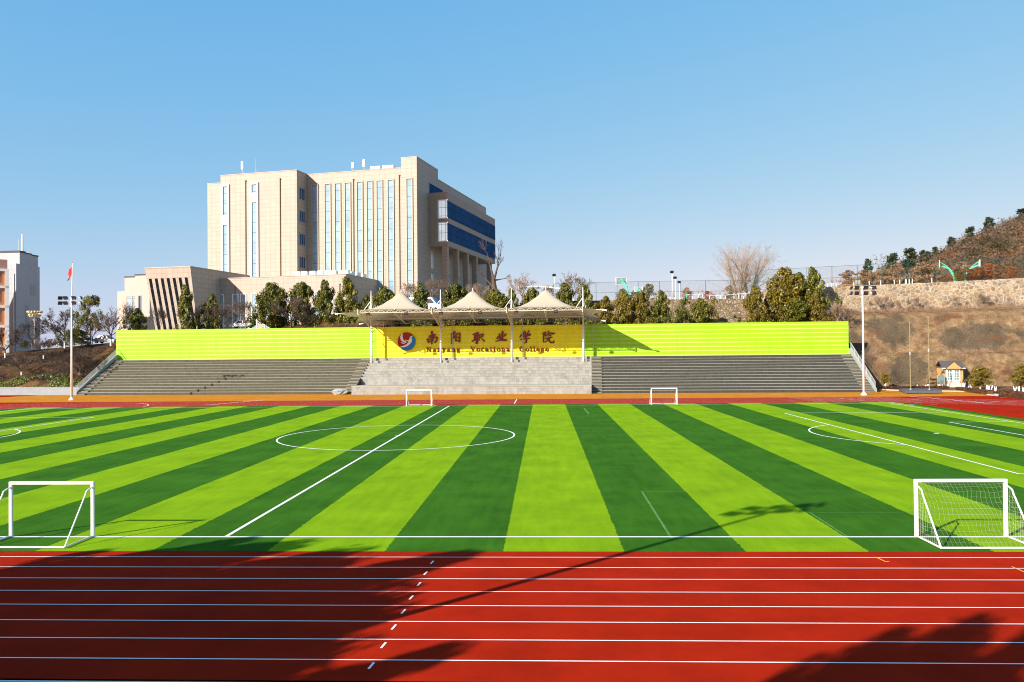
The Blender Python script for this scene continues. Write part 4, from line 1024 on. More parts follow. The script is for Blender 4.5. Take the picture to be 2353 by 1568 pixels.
EVL = [
 (425,659,46,146.5,8.6,0,'tall narrow evergreen in front of the slanted black windows',{}),
 (315,712,44,147,8.3,4,'small round evergreen in front of the pale pink building',{}),
 (488,680,36,148,9.0,4,'thin evergreen half hidden by bare shrubs at the annexe corner',{}),
 (627,654,78,146,9.2,1,'broad dark evergreen left of the white sport utility vehicle, before the low block',{}),
 (693,654,68,146.6,9.2,3,'evergreen behind bare reddish shrubs, third from the right before the low block',{}),
 (746,648,60,145,9.2,0,'tall evergreen with a clear trunk, second from the right before the low block',{}),
 (800,642,66,144.4,9.2,2,'tallest dark evergreen beside the left tip of the canopy',{}),
 (842,682,34,145,9.3,4,'small evergreen just right of the leftmost canopy mast',{}),
 (884,662,58,145,9.6,1,'round evergreen behind the left slope of the first canopy peak',{}),
 (966,655,52,145.2,9.6,0,'narrow evergreen behind the right slope of the first canopy peak',{}),
 (1046,656,70,145,9.6,3,'broad evergreen between the first and second canopy peaks',{}),
 (1140,668,62,145,9.8,1,'evergreen on the right slope of the second canopy peak, below the bare pollarded tree',{}),
 (1176,668,44,145,9.8,2,'narrow evergreen right behind the third canopy mast',{}),
 (1222,666,52,145,9.8,3,'evergreen behind the left slope of the third canopy peak',{}),
 (1297,654,58,145,9.8,0,'evergreen behind the right slope of the third canopy peak',{}),
 (1344,658,50,145,9.8,2,'evergreen directly behind the rightmost canopy mast',{}),
 (1392,684,50,143.5,9.6,4,'small yellowish evergreen just right of the canopy tip',dict(olive=True)),
 (1436,672,54,143.2,9.6,1,'olive evergreen below the large basketball backboard',dict(olive=True)),
 (1472,672,54,143,9.6,3,'darker olive evergreen touching the one below the backboard',dict(olive=True)),
 (1521,671,58,142.6,9.6,2,'conical evergreen alone below the trio of white court lamps',{}),
 (1572,684,42,142.5,9.6,0,'sparse thin-stemmed evergreen with several pale stems',dict(sparse=True)),
 (1611,688,54,142.3,9.6,1,'round dark evergreen before the cobblestone wall, left of a wispy sapling',{}),
 (1641,682,26,142.5,9.6,4,'wispy yellow sapling before the cobblestone wall',dict(sparse=True, olive=True)),
 (1734,661,58,140.6,9.6,0,'narrow evergreen at the left of the tall dense clump',dict(olive=True)),
 (1778,664,56,141.4,9.6,3,'yellowish evergreen in the middle of the tall dense clump',dict(olive=True)),
 (1806,620,86,143.0,9.6,1,'tallest left evergreen of the dense clump by the stone wall',dict(olive=True)),
 (1836,632,74,143.4,9.6,4,'middle evergreen of the dense clump by the stone wall',{}),
 (1869,620,72,142.6,9.6,2,'tallest right evergreen of the dense clump by the stone wall',{}),
 (1826,690,66,140.4,9.6,1,'low dark evergreen at the front of the dense clump',{}),
 (1874,678,54,140.2,9.6,3,'low olive evergreen at the right foot of the dense clump',dict(olive=True)),
]
for (u, vt, w, Y, zb, k, lab, kw) in EVL: ev_px(u, vt, w, Y, zb, k, lab, **kw)
tl = ev_px(207, 679, 62, 146, 8.2, 0, 'sparse tall evergreen with a propping pole left of the white car', sparse=True)
MB().tube((0,0,0),(2.1,.3,6.0),.07,n=6).build('prop_pole', M['bark'], thing('prop_pole', 'dark slanting pole propping the sparse evergreen', 'pole', atY(187,794,145)))
nz_ = thing('bird_nest', 'dark round bird nest high in the sparse evergreen', 'nest', atY(223,688,146))
nm_ = MB(); rn = random.Random(9)
for i in range(160): d = rnd_unit(rn); e = rnd_unit(rn)*.35; nm_.tube(d*.35-e, d*.35+e, .02, n=3, cap=False)
nm_.build('twigs', M['bark'], nz_)
# bare trees
def bare_mesh(seed, levels, trunk_h, spread, lim, r0, up=.25, kids=(2,3), short=.74):
    r = random.Random(seed); tr = MB(); br = MB()
    def grow(p, d, L, rad, lv):
        q = p+d*L; mid = p+d*L*.5+rnd_unit(r)*L*.06
        n = 5 if rad > .008 else 3
        rad = max(rad, .0030); br.tube(p, mid, rad, rad*.85, n, False); br.tube(mid, q, rad*.85, max(.0024, rad*.66), n, False)
        if lv <= 0: return
        for i in range(r.randint(*kids)+(1 if lv == levels else 0)):
            ang = R(r.uniform(14, 44)); ax_ = d.orthogonal(); ax_.rotate(Matrix.Rotation(r.uniform(0, 6.28), 3, d).to_quaternion())
            nd = d.copy(); nd.rotate(Matrix.Rotation(ang, 3, ax_)); nd = (nd+Vector((0,0,up))*r.uniform(.2, 1)).normalized()
            grow(p.lerp(q, r.uniform(.55, 1)) if i else q, nd, L*short*r.uniform(.75, 1.15), rad*.68, lv-1)
    tr.tube((0,0,-.04), (0,0,trunk_h*.55), r0*1.1, r0, 8, False)
    br.tube((0,0,trunk_h*.5499), (0,0,trunk_h), r0*.99, r0*.9, 8, False)
    for i in range(lim):
        a = 2*math.pi*(i+r.uniform(-.3,.3))/lim; t = spread*r.uniform(.55, 1.15)
        grow(Vector((0,0,trunk_h*r.uniform(.85, 1))), Vector((math.sin(t)*math.cos(a), math.sin(t)*math.sin(a), math.cos(t))), .26*(1-trunk_h)*1.35, r0*.55, levels)
    return tr, br
BT = []
for sd, lv, th_, spd, lim, r0 in ((3,6,.26,.85,6,.024),(8,6,.22,1.0,6,.024),(15,6,.3,.7,5,.024),(21,5,.1,.5,6,.012)):
    a, b = bare_mesh(sd, lv, th_, spd, lim, r0); zmax = max(v[2] for v in b.v)
    for q in (a, b): q.v = [(x/zmax, y/zmax, z/zmax) for x, y, z in q.v]
    BT.append((a.mesh('bare_trunk', M['bark']), a.mesh('limewashed_trunk', M['lime_wash']), b.mesh('bare_branches', M['bark']), b.mesh('bare_branches_pale', M['bark_pale']), b.mesh('bare_branches_yellow', M['twig_yellow'])))
def bare(loc, h, w, k, label, white=True, tone=0, group='bare winter trees', name='bare_tree'):
    t = thing(name, label, 'tree' if name == 'bare_tree' else 'shrub', loc, k*1.3+loc[0], group, (w, w, h))
    link('trunk', BT[k % 4][1 if white else 0], t); link('branches', BT[k % 4][2+tone], t); return t
def bare_px(u, vtop, vbase, Y, k, label, wf=1.0, **kw):
    b = atY(u, vbase, Y); h = atY(u, vtop, Y).z-b.z
    return bare(b, h, h*wf, k, label, **kw)
for u, vt, vb, Y, k, lab, kw in [
 (zA(48,0)[0], zA(0,780)[1], zA(0,1075)[1], 143, 0, 'bare tree with white trunk base by the left photo edge, below the orange building', {}),
 (zA(410,0)[0], zA(0,850)[1], zA(0,1083)[1], 141, 1, 'bare tree on the bank crest, straight below the golden globe lamp', {}),
 (zA(203,0)[0], zA(0,1010)[1], zA(0,1238)[1], 135, 1, 'low spreading bare tree halfway down the bank, leftmost on the slope', dict(wf=1.35)),
 (zA(752,0)[0], zA(0,985)[1], zA(0,1258)[1], 134, 1, 'low spreading bare tree right behind the left floodlight pole', dict(wf=1.35)),
 (zA(303,0)[0], zA(0,700)[1], zA(0,985)[1], 148, 0, 'wide bare tree behind the golden globe lamp', dict(wf=1.1)),
 (zA(612,0)[0], zA(0,555)[1], zA(0,978)[1], 147, 0, 'largest bare tree, rising under the flag on the bank crest', {}),
 (zA(552,0)[0], zA(0,760)[1], zA(0,978)[1], 148, 2, 'small bare tree left of the largest bare tree', {}),
 (zA(870,0)[0], zA(0,735)[1], zA(0,955)[1], 146, 2, 'slim bare tree right of the sparse evergreen', {}),
 (zA(1045,0)[0], zA(0,590)[1], zA(0,957)[1], 143, 0, 'bare tree with white trunk base in front of the white car', {}),
 (zA(700,0)[0], zA(0,800)[1], zA(0,965)[1], 147, 2, 'little bare tree beside the clipped round bush', {}),
 (298, 690, 775, 152, 3, 'thin bare tree left of the small round evergreen', dict(white=False, wf=.7)),
 (366, 700, 765, 149, 3, 'thin bare tree in front of the second slanted window strip', dict(white=False, wf=.7)),
 (455, 690, 765, 148, 0, 'bare shrubby tree between annexe and low block', dict(white=False)),
 (505, 688, 765, 147, 0, 'bare shrubby tree in front of the single white-framed window', dict(white=False)),
 (565, 690, 765, 147, 2, 'thin bare tree in front of the paired white-framed windows', dict(white=False, tone=1)),
 (668, 668, 760, 143.5, 0, 'bare tangled tree between two dark evergreens', dict(white=False)),
 (700, 705, 765, 143, 1, 'low grey bare tree over the white sport utility vehicle', dict(white=False)),
 (1200, 624, 700, 156, 0, 'purple-grey bare tree right of the pollarded tree', dict(white=False, tone=1)),
 (1262, 655, 702, 157, 2, 'small bare tree left of the court fence corner', dict(white=False, tone=1)),
 (1318, 620, 696, 155, 0, 'bare purple-grey tree behind the court fence corner', dict(tone=1)),
 (1340, 652, 694, 156, 1, 'low bare tree with white base inside the court fence', dict(tone=1)),
 (990, 640, 712, 158, 2, 'thin bare tree before the shaded side of the tall building', dict(white=False, tone=1)),
 (940, 648, 712, 158, 2, 'thin bare tree behind the first canopy peak', dict(white=False, tone=1)),
 (1098, 650, 712, 160, 2, 'reddish bare tree below the overhang columns', dict(white=False, tone=1)),
 (1110, 655, 712, 162, 0, 'bare tree just left of the pollarded tree trunk', dict(white=False, tone=1)),
]: bare_px(u, vt, vb, Y, k, lab, **kw)
# tall pollarded tree by the tall building
pt = thing('bare_tree', 'tall pollarded bare tree with a thick trunk at the right end of the tall building', 'tree', atY(1140,712,160), 0, 'bare winter trees')
zb = atY(1140,712,160).z
def lp_(u, v, dy=0): q = atY(u, v, 160)-atY(1140,712,160); return Vector((q.x, dy, q.z))
mb = MB(); tb2 = MB()
tp = [lp_(1140,714), lp_(1139,685), lp_(1137,665), lp_(1134,645)]
for a, b, r_ in zip(tp, tp[1:], (.62,.55,.48)): tb2.tube(a, b, r_, r_*.88, 9, False)
rp = random.Random(12)
def tw(p, d, L, rad, lv):
    q = p+d*L; mb.tube(p, q, rad, rad*.6, 5 if lv > 1 else 3, False)
    if lv <= 0: return
    for i in range(3):
        nd = (d+rnd_unit(rp)*.55+Vector((0,0,.12))).normalized(); tw(p.lerp(q, rp.uniform(.5,1)), nd, L*rp.uniform(.5,.8), rad*.55, lv-1)
for u, v, base, r_ in ((1128,610,3,.3),(1146,612,3,.32),(1112,636,2,.26),(1160,640,3,.2),(1120,585,3,.22),(1150,590,3,.2)):
    p = tp[base]; e = lp_(u, v, rp.uniform(-1.2,1.2)); d = e-p; mb.tube(p, p+d*.6, r_, r_*.6, 6, False); tw(p+d*.6, d.normalized(), d.length*.5, r_*.5, 4)
tb2.build('trunk', M['bark'], pt); mb.build('branches', M['bark'], pt)
# willow
def willow(loc, h, label, seed):
    r = random.Random(seed); t = thing('willow_tree', label, 'tree', loc, 0)
    tr = MB(); br = MB()
    for i in range(4):
        a = 2*math.pi*i/4+.4; p = Vector((0,0,0)); d = Vector((math.cos(a)*.42, math.sin(a)*.42, 1)).normalized(); rad = .2
        for j in range(5):
            q = p+d*h*.16; tr.tube(p, q, rad, rad*.78, 6, False); rad *= .78; p = q
            d = (d+rnd_unit(r)*.16).normalized()
            for _ in range(7):
                e = (d+rnd_unit(r)*1.0+Vector((0,0,.2))).normalized(); s_ = p; L = h*.085*(1+.2*(5-j)); rr_ = rad*.3
                for k in range(4):
                    e2 = s_+e*L; br.tube(s_, e2, rr_, rr_*.7, 3, False); rr_ *= .7; 
                    for _ in range(3):
                        g_ = (e+rnd_unit(r)*.5).normalized(); br.tube(s_.lerp(e2, r.random()), s_+g_*L*1.2, .012, .006, 3, False)
                    s_ = e2; e = (e+rnd_unit(r)*.25+Vector((0,0,.12))).normalized()
    tr.build('trunk', M['bark_pale'], t); br.build('branches', M['twig_yellow'], t); return t
willow(atY(1697,692,168), 10.6, 'large leafless willow with fine yellowish twigs behind the court fence, left half', 5)
willow(atY(1722,690,170), 10.9, 'large leafless willow with orange-tinted twigs at the upper court fence corner', 6)
# shrubs and bushes
SH = {}
for nm_s, mt, pf in (('rust','leaf_rust',prof_oval),('tan','leaf_tan',prof_oval),('green','leaf_olive',prof_oval),('dome','leaf',prof_oval)):
    c = crown(90+len(SH), pf, 70, 40, .035 if nm_s != 'dome' else .02, .35, .15 if nm_s != 'dome' else .1, .0)
    SH[nm_s] = c.mesh(nm_s+'_foliage', M[mt])
SHT = trunk_mesh(99, .6, .03).mesh('shrub_stem', M['bark'])
def shrub(loc, h, w, kind, label, group=None, name='shrub', rz=0):
    t = thing(name, label, 'shrub', loc, rz, group, (w, w, h)); link('stem', SHT, t); link('foliage', SH[kind], t); return t
def sh_px(u, vt, vb, wpx, Y, kind, label, group=None, **kw):
    b = atY(u, vb, Y); return shrub(b, atY(u, vt, Y).z-b.z, wpx*Y/1835.7*1.1, kind, label, group, rz=u, **kw)
dm = crown(120, lambda z: max(.1, math.sqrt(max(0, 1-(z*1.0)**2))), 260, 40, .022, .05, .12, .0)
t = thing('clipped_bush', 'clipped dark green dome-shaped bush on the bank crest', 'bush', atY(zA(720,0)[0], zA(0,965)[1], 145), 0, None, (6.2,6.2,3.0)); dm.build('foliage', M['leaf'], t)
sh_px(zA(240,0)[0], zA(0,925)[1], zA(0,990)[1], 22, 146, 'green', 'small green shrub on the bank crest at the far left')
G1 = 'rusty shrubs on the verge before the low block'
for u, vt, vb, w, Y, k, lab in ((735,722,756,40,146.5,'rust','rusty bare shrub right of the white sport utility vehicle'),(765,724,756,36,146,'rust','rusty bare shrub behind the clear evergreen trunk'),(655,734,756,34,147,'rust','low rusty shrub left of the white sport utility vehicle'),(706,728,756,30,147,'rust','low rusty shrub over the third white car'),
  (822,715,752,44,146,'green','yellow-green shrub below the left canopy wing')):
    sh_px(u, vt, vb, w, Y, k, lab, G1)
G2 = 'rusty shrubs on top of the rubble-stone wall'
for x, y0_, y1_, w, lab in ((1440,785,872,22,'small round rusty shrub below the first basketball hoop on the right'),(1780,705,862,62,'big rusty shrub under the rightmost backboard'),(1690,720,862,50,'rusty shrub left of the big one under the rightmost backboard'),(1890,660,862,46,'rusty shrub right of the big one, with a tall tuft'),
    (2130,690,835,34,'upright rusty shrub near the right photo edge'),(1565,735,850,24,'olive shrub between the two basketball hoops')):
    u, v0 = zE(x, y0_); v1 = zE(x, y1_)[1]
    sh_px(u, v0, v1, w, 149.5, 'green' if 'olive' in lab else 'rust', lab, G2)
G3 = 'dry tan shrubs and small trees behind the upper court'
rs = random.Random(31)
lab3 = ['pale tan shrub seen through the upper fence, %s of it' % q for q in ('far left','left','just left of the middle','in the middle','just right of the middle','right','far right')]
for i, (x, y0_, w, kd) in enumerate(((330,730,40,'tan'),(500,725,44,'tan'),(720,715,44,'tan'),(860,660,40,'tan'),(1160,640,60,'tan'),(1310,650,40,'tan'),(1600,640,60,'tan'))):
    u, v0 = zE(x, y0_); sh_px(u, v0, zE(x, 880)[1], w, 174, kd, lab3[i], G3)
for (u, vt, vb, w, Y, k, lab) in ((1490,653,692,36,185,'green','round yellow-green tree beyond the lower court, right of the backboard'),(1460,666,692,26,184,'green','small green tree behind the lower backboard'),(1432,664,694,30,186,'green','green tree directly behind the turquoise hoop stand'),
   (1677,656,692,30,186,'tan','golden brown tree beyond the right of the lower court'),(1578,661,694,26,186,'tan','ochre round tree right of the three white court lamps'),(1625,670,692,28,187,'rust','reddish round tree beyond the lower court')):
    sh_px(u, vt, vb, w, Y, k, lab, 'distant round trees beyond the lower court', name='round_tree')
# pines on the hill skyline and the wood itself
def pine_mesh(seed):
    r = random.Random(seed); mb = MB()
    for i in range(15):
        z = .22+.78*i/15; L = .27*(1-(z-.2)*.95)*r.uniform(.7, 1.2)
        for j in range(5):
            a = r.uniform(0, 6.28); tip = Vector((math.cos(a)*L, math.sin(a)*L, z+L*r.uniform(-.05, .3)))
            for _ in range(16):
                f = r.uniform(.25, 1); p = Vector((0,0,z)).lerp(tip, f)+rnd_unit(r)*.035
                leaf_quad(mb, p, (rnd_unit(r)+Vector((0,0,1))).normalized(), .035*r.uniform(.6,1.3), r)
    return mb.mesh('pine_needles', M['leaf_pine'])
PN = [pine_mesh(s) for s in (1, 2, 3)]
PTR = MB().tube((0,0,-.05),(0,0,1),.018,.004,6).mesh('pine_trunk', M['bark'])
def pine_px(u, vt, vb, Y, k, label, wf=1.0):
    b = atY(u, vb, Y); b.z = height(b.x, Y)-.2; h = max(4.5, atY(u, vt, Y).z-b.z+1.2)
    t = thing('pine_tree', label, 'tree', b, k*2.1, 'pine trees on the wooded hill', (h*wf*1.15, h*wf*1.15, h)); link('trunk', PTR, t); link('crown', PN[k % 3], t)
for x, y0_, y1_, Y, k, lab, wf in ((1895,172,330,290,0,'lone layered pine standing clear on the hill skyline',1.0),(2255,80,230,300,1,'pine on the skyline at the right photo edge',1.2),(1680,285,420,285,2,'pine on the lower hill skyline beside a pinkish bare tree',1.2),
   (1475,395,520,270,0,'pine at the left shoulder of the wooded hill',1.0),(1290,510,610,255,1,'small pine above the first hoop on the hill foot',1.0),(1150,550,640,250,2,'small pine left of the hill foot',1.1),(1215,560,640,250,0,'shorter small pine next to the hill foot',1.1),
   (1010,540,760,185,1,'ragged pine with a nest behind the upper fence',1.0),(815,602,760,182,2,'squat pine behind the middle of the upper fence',1.0),(545,660,800,180,0,'thin ragged pine behind the left of the upper fence',.7),
   (2070,270,420,280,1,'dark green pine high on the hill, third from the right',1.3),(2210,260,450,275,2,'broad dark green pine low on the hill at the right edge',1.3),(1620,430,560,262,0,'dark pine in front of bare hill trees',1.3)):
    u, v0 = zE(x, y0_); pine_px(u, v0, zE(x, y1_)[1], Y, k, lab, wf)
rw = random.Random(77); wd = MB()
def on_hill(u, v, Y): return atY(u, v, Y)
cnt = 0
while cnt < 2300:
    X = rw.uniform(78, 235); Y = rw.uniform(176, 325)
    if X/Y > .68 or X/Y < .41 or (X/Y < .475 and rw.random() < .8): continue
    z = height(X, Y)
    if hill(X, Y) < .3 and rw.random() < .8: continue
    cnt += 1; s_ = rw.choice((rw.uniform(1.0, 2.2), rw.uniform(1.2, 3.4)))*(Y/240)*.85
    for _ in range(60):
        d = rnd_unit(rw); p = Vector((X, Y, z+s_*.8))+Vector((d.x*s_, d.y*s_, abs(d.z)*s_*1.3))*rw.random()**.4
        leaf_quad(wd, p, (d+Vector((0,-.3,.4))).normalized(), .27*rw.uniform(.5, 1.4), rw)
stuff(wd.build('woodland', M['wood_mass']), 'brown winter woodland covering the hill at the right', 'woodland')
hb = 0
HL = ['bare pinkish tree on the hill skyline, %s' % q for q in ('left of the lone pine','right of the lone pine','near the right edge','above the first hoop','between two pines')]
for i, (x, y0_, y1_, Y) in enumerate(((1580,310,450,285),(2010,185,330,295),(2150,120,300,300),(1390,470,580,262),(1780,290,400,290))):
    u, v0 = zE(x, y0_); b = atY(u, v0, Y); g_ = height(b.x, Y)-.2; h = max(4.5, b.z-g_)
    bare(Vector((b.x, Y, g_)), h, h*1.1, i % 3, HL[i], False, 1, 'bare trees on the hill')
# ground cover at the foot of the bank, and dry brush
gc = MB(); r = random.Random(4)
for _ in range(9000):
    X = r.uniform(-112, -74.5); t_ = r.random()**1.3*3.8; Y = 123.5-.06*X+1.6+t_
    if noise.noise(Vector((X*.25, Y*.4, 1))) < -.22+t_*.06: continue
    leaf_quad(gc, Vector((X, Y, height(X, Y)+r.uniform(.02, .35))), (rnd_unit(r)+Vector((0,-.4,1.2))).normalized(), .16*r.uniform(.6, 1.3), r)
stuff(gc.build('ground_cover', M['leaf_green']), 'bright green low plants along the foot of the left bank', 'ground cover')
db = MB()
for _ in range(9000):
    X = r.uniform(-114, -77.5); Y = 123.5-.06*X+r.uniform(4, 15.5); z = height(X, Y)
    if noise.noise(Vector((X*.16, Y*.2, 9))) < -.12: continue
    d = (rnd_unit(r)*.9+Vector((0,0,.8))).normalized()*r.uniform(.35, 1.0); p = Vector((X, Y, z))
    db.tube(p, p+d, .034, .012, 3, False)
stuff(db.build('dry_brush', M['bark']), 'dark dry brush covering the left bank', 'brush')
vb_ = MB(); lv = MB()
for _ in range(9000):
    X = r.uniform(47.5, 106); u = r.choice((r.uniform(.84, 1.0), r.uniform(.84, 1.0), r.uniform(.28, .42), r.uniform(0, 1)))
    if .1 < u < .84 and noise.noise(Vector((X*.22, u*9, 4))) < .1: continue
    if u <= .1 and r.random() < .5: continue
    p = rock_pt(X, u)+Vector((0,-.1,.03)); d = (rnd_unit(r)+Vector((0,-.35,-.25 if r.random() < .5 else .4))).normalized()*r.uniform(.4, 1.2)
    vb_.tube(p, p+d*.5, .018, .014, 3, False); vb_.tube(p+d*.5, p+d+rnd_unit(r)*.2, .014, .006, 3, False)
    if r.random() < .6: leaf_quad(lv, p+d*.6, (rnd_unit(r)+Vector((0,-.6,.5))).normalized(), .10*r.uniform(.6, 1.4), r)
stuff(vb_.build('dry_vines', M['bark_pale']), 'tangled dry vines hanging over the rock slope', 'vines')
stuff(lv.build('fallen_leaves', M['leaf_rust']), 'rusty dead leaves caught on the rock slope', 'leaves')
# bare shrubs in front of the rubble-stone wall
for i, x in enumerate((560,645,765,885,980,1080,1200,1410,1520,1650,1780,1870,1990,2115)):
    u = zE(x, 0)[0]; vb = zE(0, 1195-.03*(x-560))[1]; vt = zE(0, (1060,1000,980,1050,1040,1010,1060,1060,1000,1060,960,990,1020,1010)[i])[1]
    bare_px(u, vt, vb, 144.7, 3, 'bare shrub before the rubble-stone wall, %s from the left' % ('first','second','third','fourth','fifth','sixth','seventh','eighth','ninth','tenth','eleventh','twelfth','thirteenth','fourteenth')[i], wf=.9, white=i in (1,7,8,9,12,13), tone=1, group='bare shrubs before the rubble-stone wall', name='bare_shrub')
for i, (u, vt, vb, Y) in enumerate(((1925,690,742,139),(1945,700,748,138),(1905,705,745,140))):
    bare_px(u, vt, vb, Y, 3, 'brown bare shrub behind the right end of the painted wall, %s' % ('in the middle','rightmost','leftmost')[i], wf=1.2, white=False, tone=1, group='brown shrubs at the end of the wall', name='bare_shrub')
# small trees in the planting bed on the right
sh = crown(140, lambda z: max(.08, math.sin(math.pi*min(1, .12+z*.86))**.55), 150, 46, .034, .3, .13, .0)
SHG, SHO = sh.mesh('round_crown', M['leaf_olive']), sh.mesh('round_crown_green', M['leaf_green'])
PTM = MB().tube((0,0,-.6),(0,0,.05),.035,.03,8).mesh('painted_stem', M['lime_wash'])
def bed_tree(x, y0_, y1_, yb, w, Y, label):
    u = zF(x, 0)[0]; c0 = atY(u, zF(0, y1_)[1], Y); c1 = atY(u, zF(0, y0_)[1], Y); b = atY(u, zF(0, yb)[1], Y)
    t = thing('small_tree', label, 'tree', c0, w, 'small leafy trees with white-painted stems', None)
    h = c1.z-c0.z; o = link('crown', SHG, t); o.scale = (w, w, h)
    MB().tube((0,0,b.z-c0.z-.1),(0,0,.25),.13,.10,8).build('painted_trunk', M['lime_wash'], t)
bed_tree(1850, 545, 755, 808, 3.6, 124, 'round leafy small tree with white trunk right of the wooden shed')
bed_tree(2345, 510, 760, 835, 3.4, 120, 'leafy small tree cut by the right photo edge')
bed_tree(760, 620, 725, 770, 1.6, 130, 'sparse little leafy tree at the right foot of the grandstand')
# pruned white stems
rps = random.Random(8)
for i, (x, yt, yb, Y, lab) in enumerate(((1133,745,775,130,'first from the left'),(1222,745,775,129,'second from the left, leaning'),(1250,738,775,129,'third from the left'),(1372,740,775,128,'left of the notice board'),(1410,735,775,128,'before the notice board'),(1470,735,785,127,'at the left wall of the shed'),
   (1650,730,782,126,'at the right wall of the shed'),(1665,715,782,126,'right of the shed, taller'),(1713,742,786,125.5,'between shed and round tree, upright'),(1750,745,790,125,'between shed and round tree, leaning'),(1922,750,812,122,'right of the round tree, forked'),(1945,755,815,121.5,'right of the round tree, bent'),
   (1972,745,835,121,'widest forked stems right of the round tree'),(2025,765,825,120.5,'short forked stems before the gap in the hedge'),(2248,760,835,118,'left of the two at the right edge'),(2300,765,835,117.5,'second from the right edge'),(2345,780,835,117,'touching the right photo edge'))):
    b = atY(*zF(x, yb), Y); h = atY(*zF(x, yt), Y).z-b.z
    t = thing('pruned_shrub', 'white-painted pruned stems in the planting bed, '+lab, 'shrub', b, 0, 'white-painted pruned shrubs')
    mb = MB(); tw_ = MB()
    for j in range(1 if i in (0,8,9) else 3):
        dx = rps.uniform(-.3, .3)*h; dy = rps.uniform(-.15, .15)*h
        m_ = Vector((dx*.45+rps.uniform(-.05,.05), dy*.5, h*.5)); e = Vector((dx, dy, h*rps.uniform(.85, 1.05)))
        mb.tube((0,0,-.15), m_, .075, .065, 7, False).tube(m_, e, .065, .05, 7)
        for _ in range(3): tw_.tube(e, e+Vector((rps.uniform(-.35,.35), rps.uniform(-.3,.3), rps.uniform(.3,.9))), .02, .008, 3, False)
    mb.build('stems', M['lime_wash'], t); tw_.build('twigs', M['bark'], t)
def hedge(pts, h, w, label):
    t = thing('hedge', label, 'hedge', pts[0], 0, 'low dark red-brown clipped hedges')
    mb = MB(); r = random.Random(len(label)); o = pts[0]
    core = MB()
    for a, b in zip(pts, pts[1:]):
        a, b = a-o, b-o; d = (b-a); n = Vector((-d.y, d.x, 0)).normalized()
        q = n*(w*.40); core.add([a-q,b-q,b+q,a+q]+[p+Vector((0,0,h*.86)) for p in (a-q,b-q,b+q,a+q)], [(4,5,6,7),(0,1,5,4),(1,2,6,5),(2,3,7,6),(3,0,4,7)])
        for _ in range(int(d.length*520)):
            f = r.random(); k = r.uniform(-.5, .5); z = h*r.random()
            if r.random() < .5: k = -.5 if r.random() < .8 else .5
            elif r.random() < .6: z = h
            leaf_quad(mb, a+d*f+n*k*w+Vector((0,0,z))+rnd_unit(r)*.05, (rnd_unit(r)+(n*(-.8 if k < 0 else .8) if z < h else Vector((0,0,1)))).normalized(), .07*r.uniform(.7, 1.3), r)
    core.build('branches', M['leaf_hedge'], t); mb.build('foliage', M['leaf_hedge'], t)
hg = lambda x, y: at0(*zF(x, y))
hedge([hg(750,806), hg(1100,806), hg(1470,803)], .55, .9, 'low dark hedge behind the grey mat, left of the shed steps')
hedge([hg(1600,818), hg(1780,838), hg(1965,862)], .6, .9, 'low dark hedge curving from the shed steps to the gap')
hedge([hg(2098,885), hg(2240,898), hg(2420,915)], .85, .9, 'low dark hedge at the right photo edge')
structure(MB().quad(*[hg(x, y)+Vector((0,0,.05)) for x, y in ((1965,872),(2110,890),(2095,862),(2010,850))]).build('stone_path', M['kerb']))

# ------------------------------------------------------------------ shed, mat, poles, board
sx0 = atY(*zF(1428, 780), 131.0); sx1 = atY(*zF(1652, 780), 131.0)
sw = sx1.x-sx0.x; scx = (sx0.x+sx1.x)/2
sd_ = thing('wooden_shed', 'small golden wooden shed with white glazed double doors and a dark gabled roof', 'shed', (scx, 131.0, .15), R(-6))
H0 = .95; H1 = 3.05
MB().box(-sw/2,0,0,sw/2,2.6,H1).build('wall', M['wood'], sd_)
rf = MB().prism_x([(-.35,H1-.05),(1.3,H1+1.05),(2.95,H1-.05),(2.95,H1+.1),(1.3,H1+1.2),(-.35,H1+.1)], -sw/2-.18, sw/2+.18).build('roof', M['shingle'], sd_)
gw = sw*.36
MB().prism_y([(-gw,H1-.1),(gw,H1-.1),(gw,H1+.02),(0,H1+1.0),(-gw,H1+.02)], -.5, 1.0).build('gable', M['wood'], sd_)
MB().prism_y([(-gw-.15,H1-.02),(0,H1+1.02),(gw+.15,H1-.02),(gw+.15,H1+.1),(0,H1+1.16),(-gw-.15,H1+.1)], -.55, 1.1).build('gable_roof', M['shingle'], sd_)
MB().box(-sw/2-.2,-.42,H1-.1,-gw-.16,-.3,H1+.06).box(gw+.16,-.42,H1-.1,sw/2+.2,-.3,H1+.06).build('eave_board', M['white'], sd_)
dw = sw*.34
for s in (-1, 1):
    a, b = (-dw, -.02) if s < 0 else (.02, dw)
    d = MB().box(a,-.12,H0,a+.18,-.03,H1-.13).box(b-.18,-.12,H0,b,-.03,H1-.13).box(a+.18,-.12,H0,b-.18,-.03,H0+.22).box(a+.18,-.12,H1-.33,b-.18,-.03,H1-.13).build('door', M['white'], sd_)
    MB().box(a+.18,-.07,H0+.22,b-.18,-.04,H1-.33).build('pane', M['pane'], d)
    bars = MB().box((a+b)/2-.02,-.09,H0+.22,(a+b)/2+.02,-.071,H1-.33)
    for k in (1,2,3): z = H0+.22+(H1-.55-H0)*k/4; bars.box(a+.18,-.1,z-.02,b-.18,-.091,z+.02)
    bars.build('glazing_bars', M['white'], d)
    MB().tube((s*.07,-.13,1.9),(s*.07,-.13,2.1),.02,n=6).build('handle', M['steel'], d)
for i in range(4): MB().box(-dw*.85,-.32-.3*i,-.1,dw*.85,-.02-.3*i if i == 0 else -.322-.3*(i-1),H0-.05-.23*i).build('step', M['kerb'], sd_)
nb = thing('notice_board', 'small grey framed notice board left of the wooden shed', 'notice board', atY(*zF(1403, 785), 130.5), R(-6))
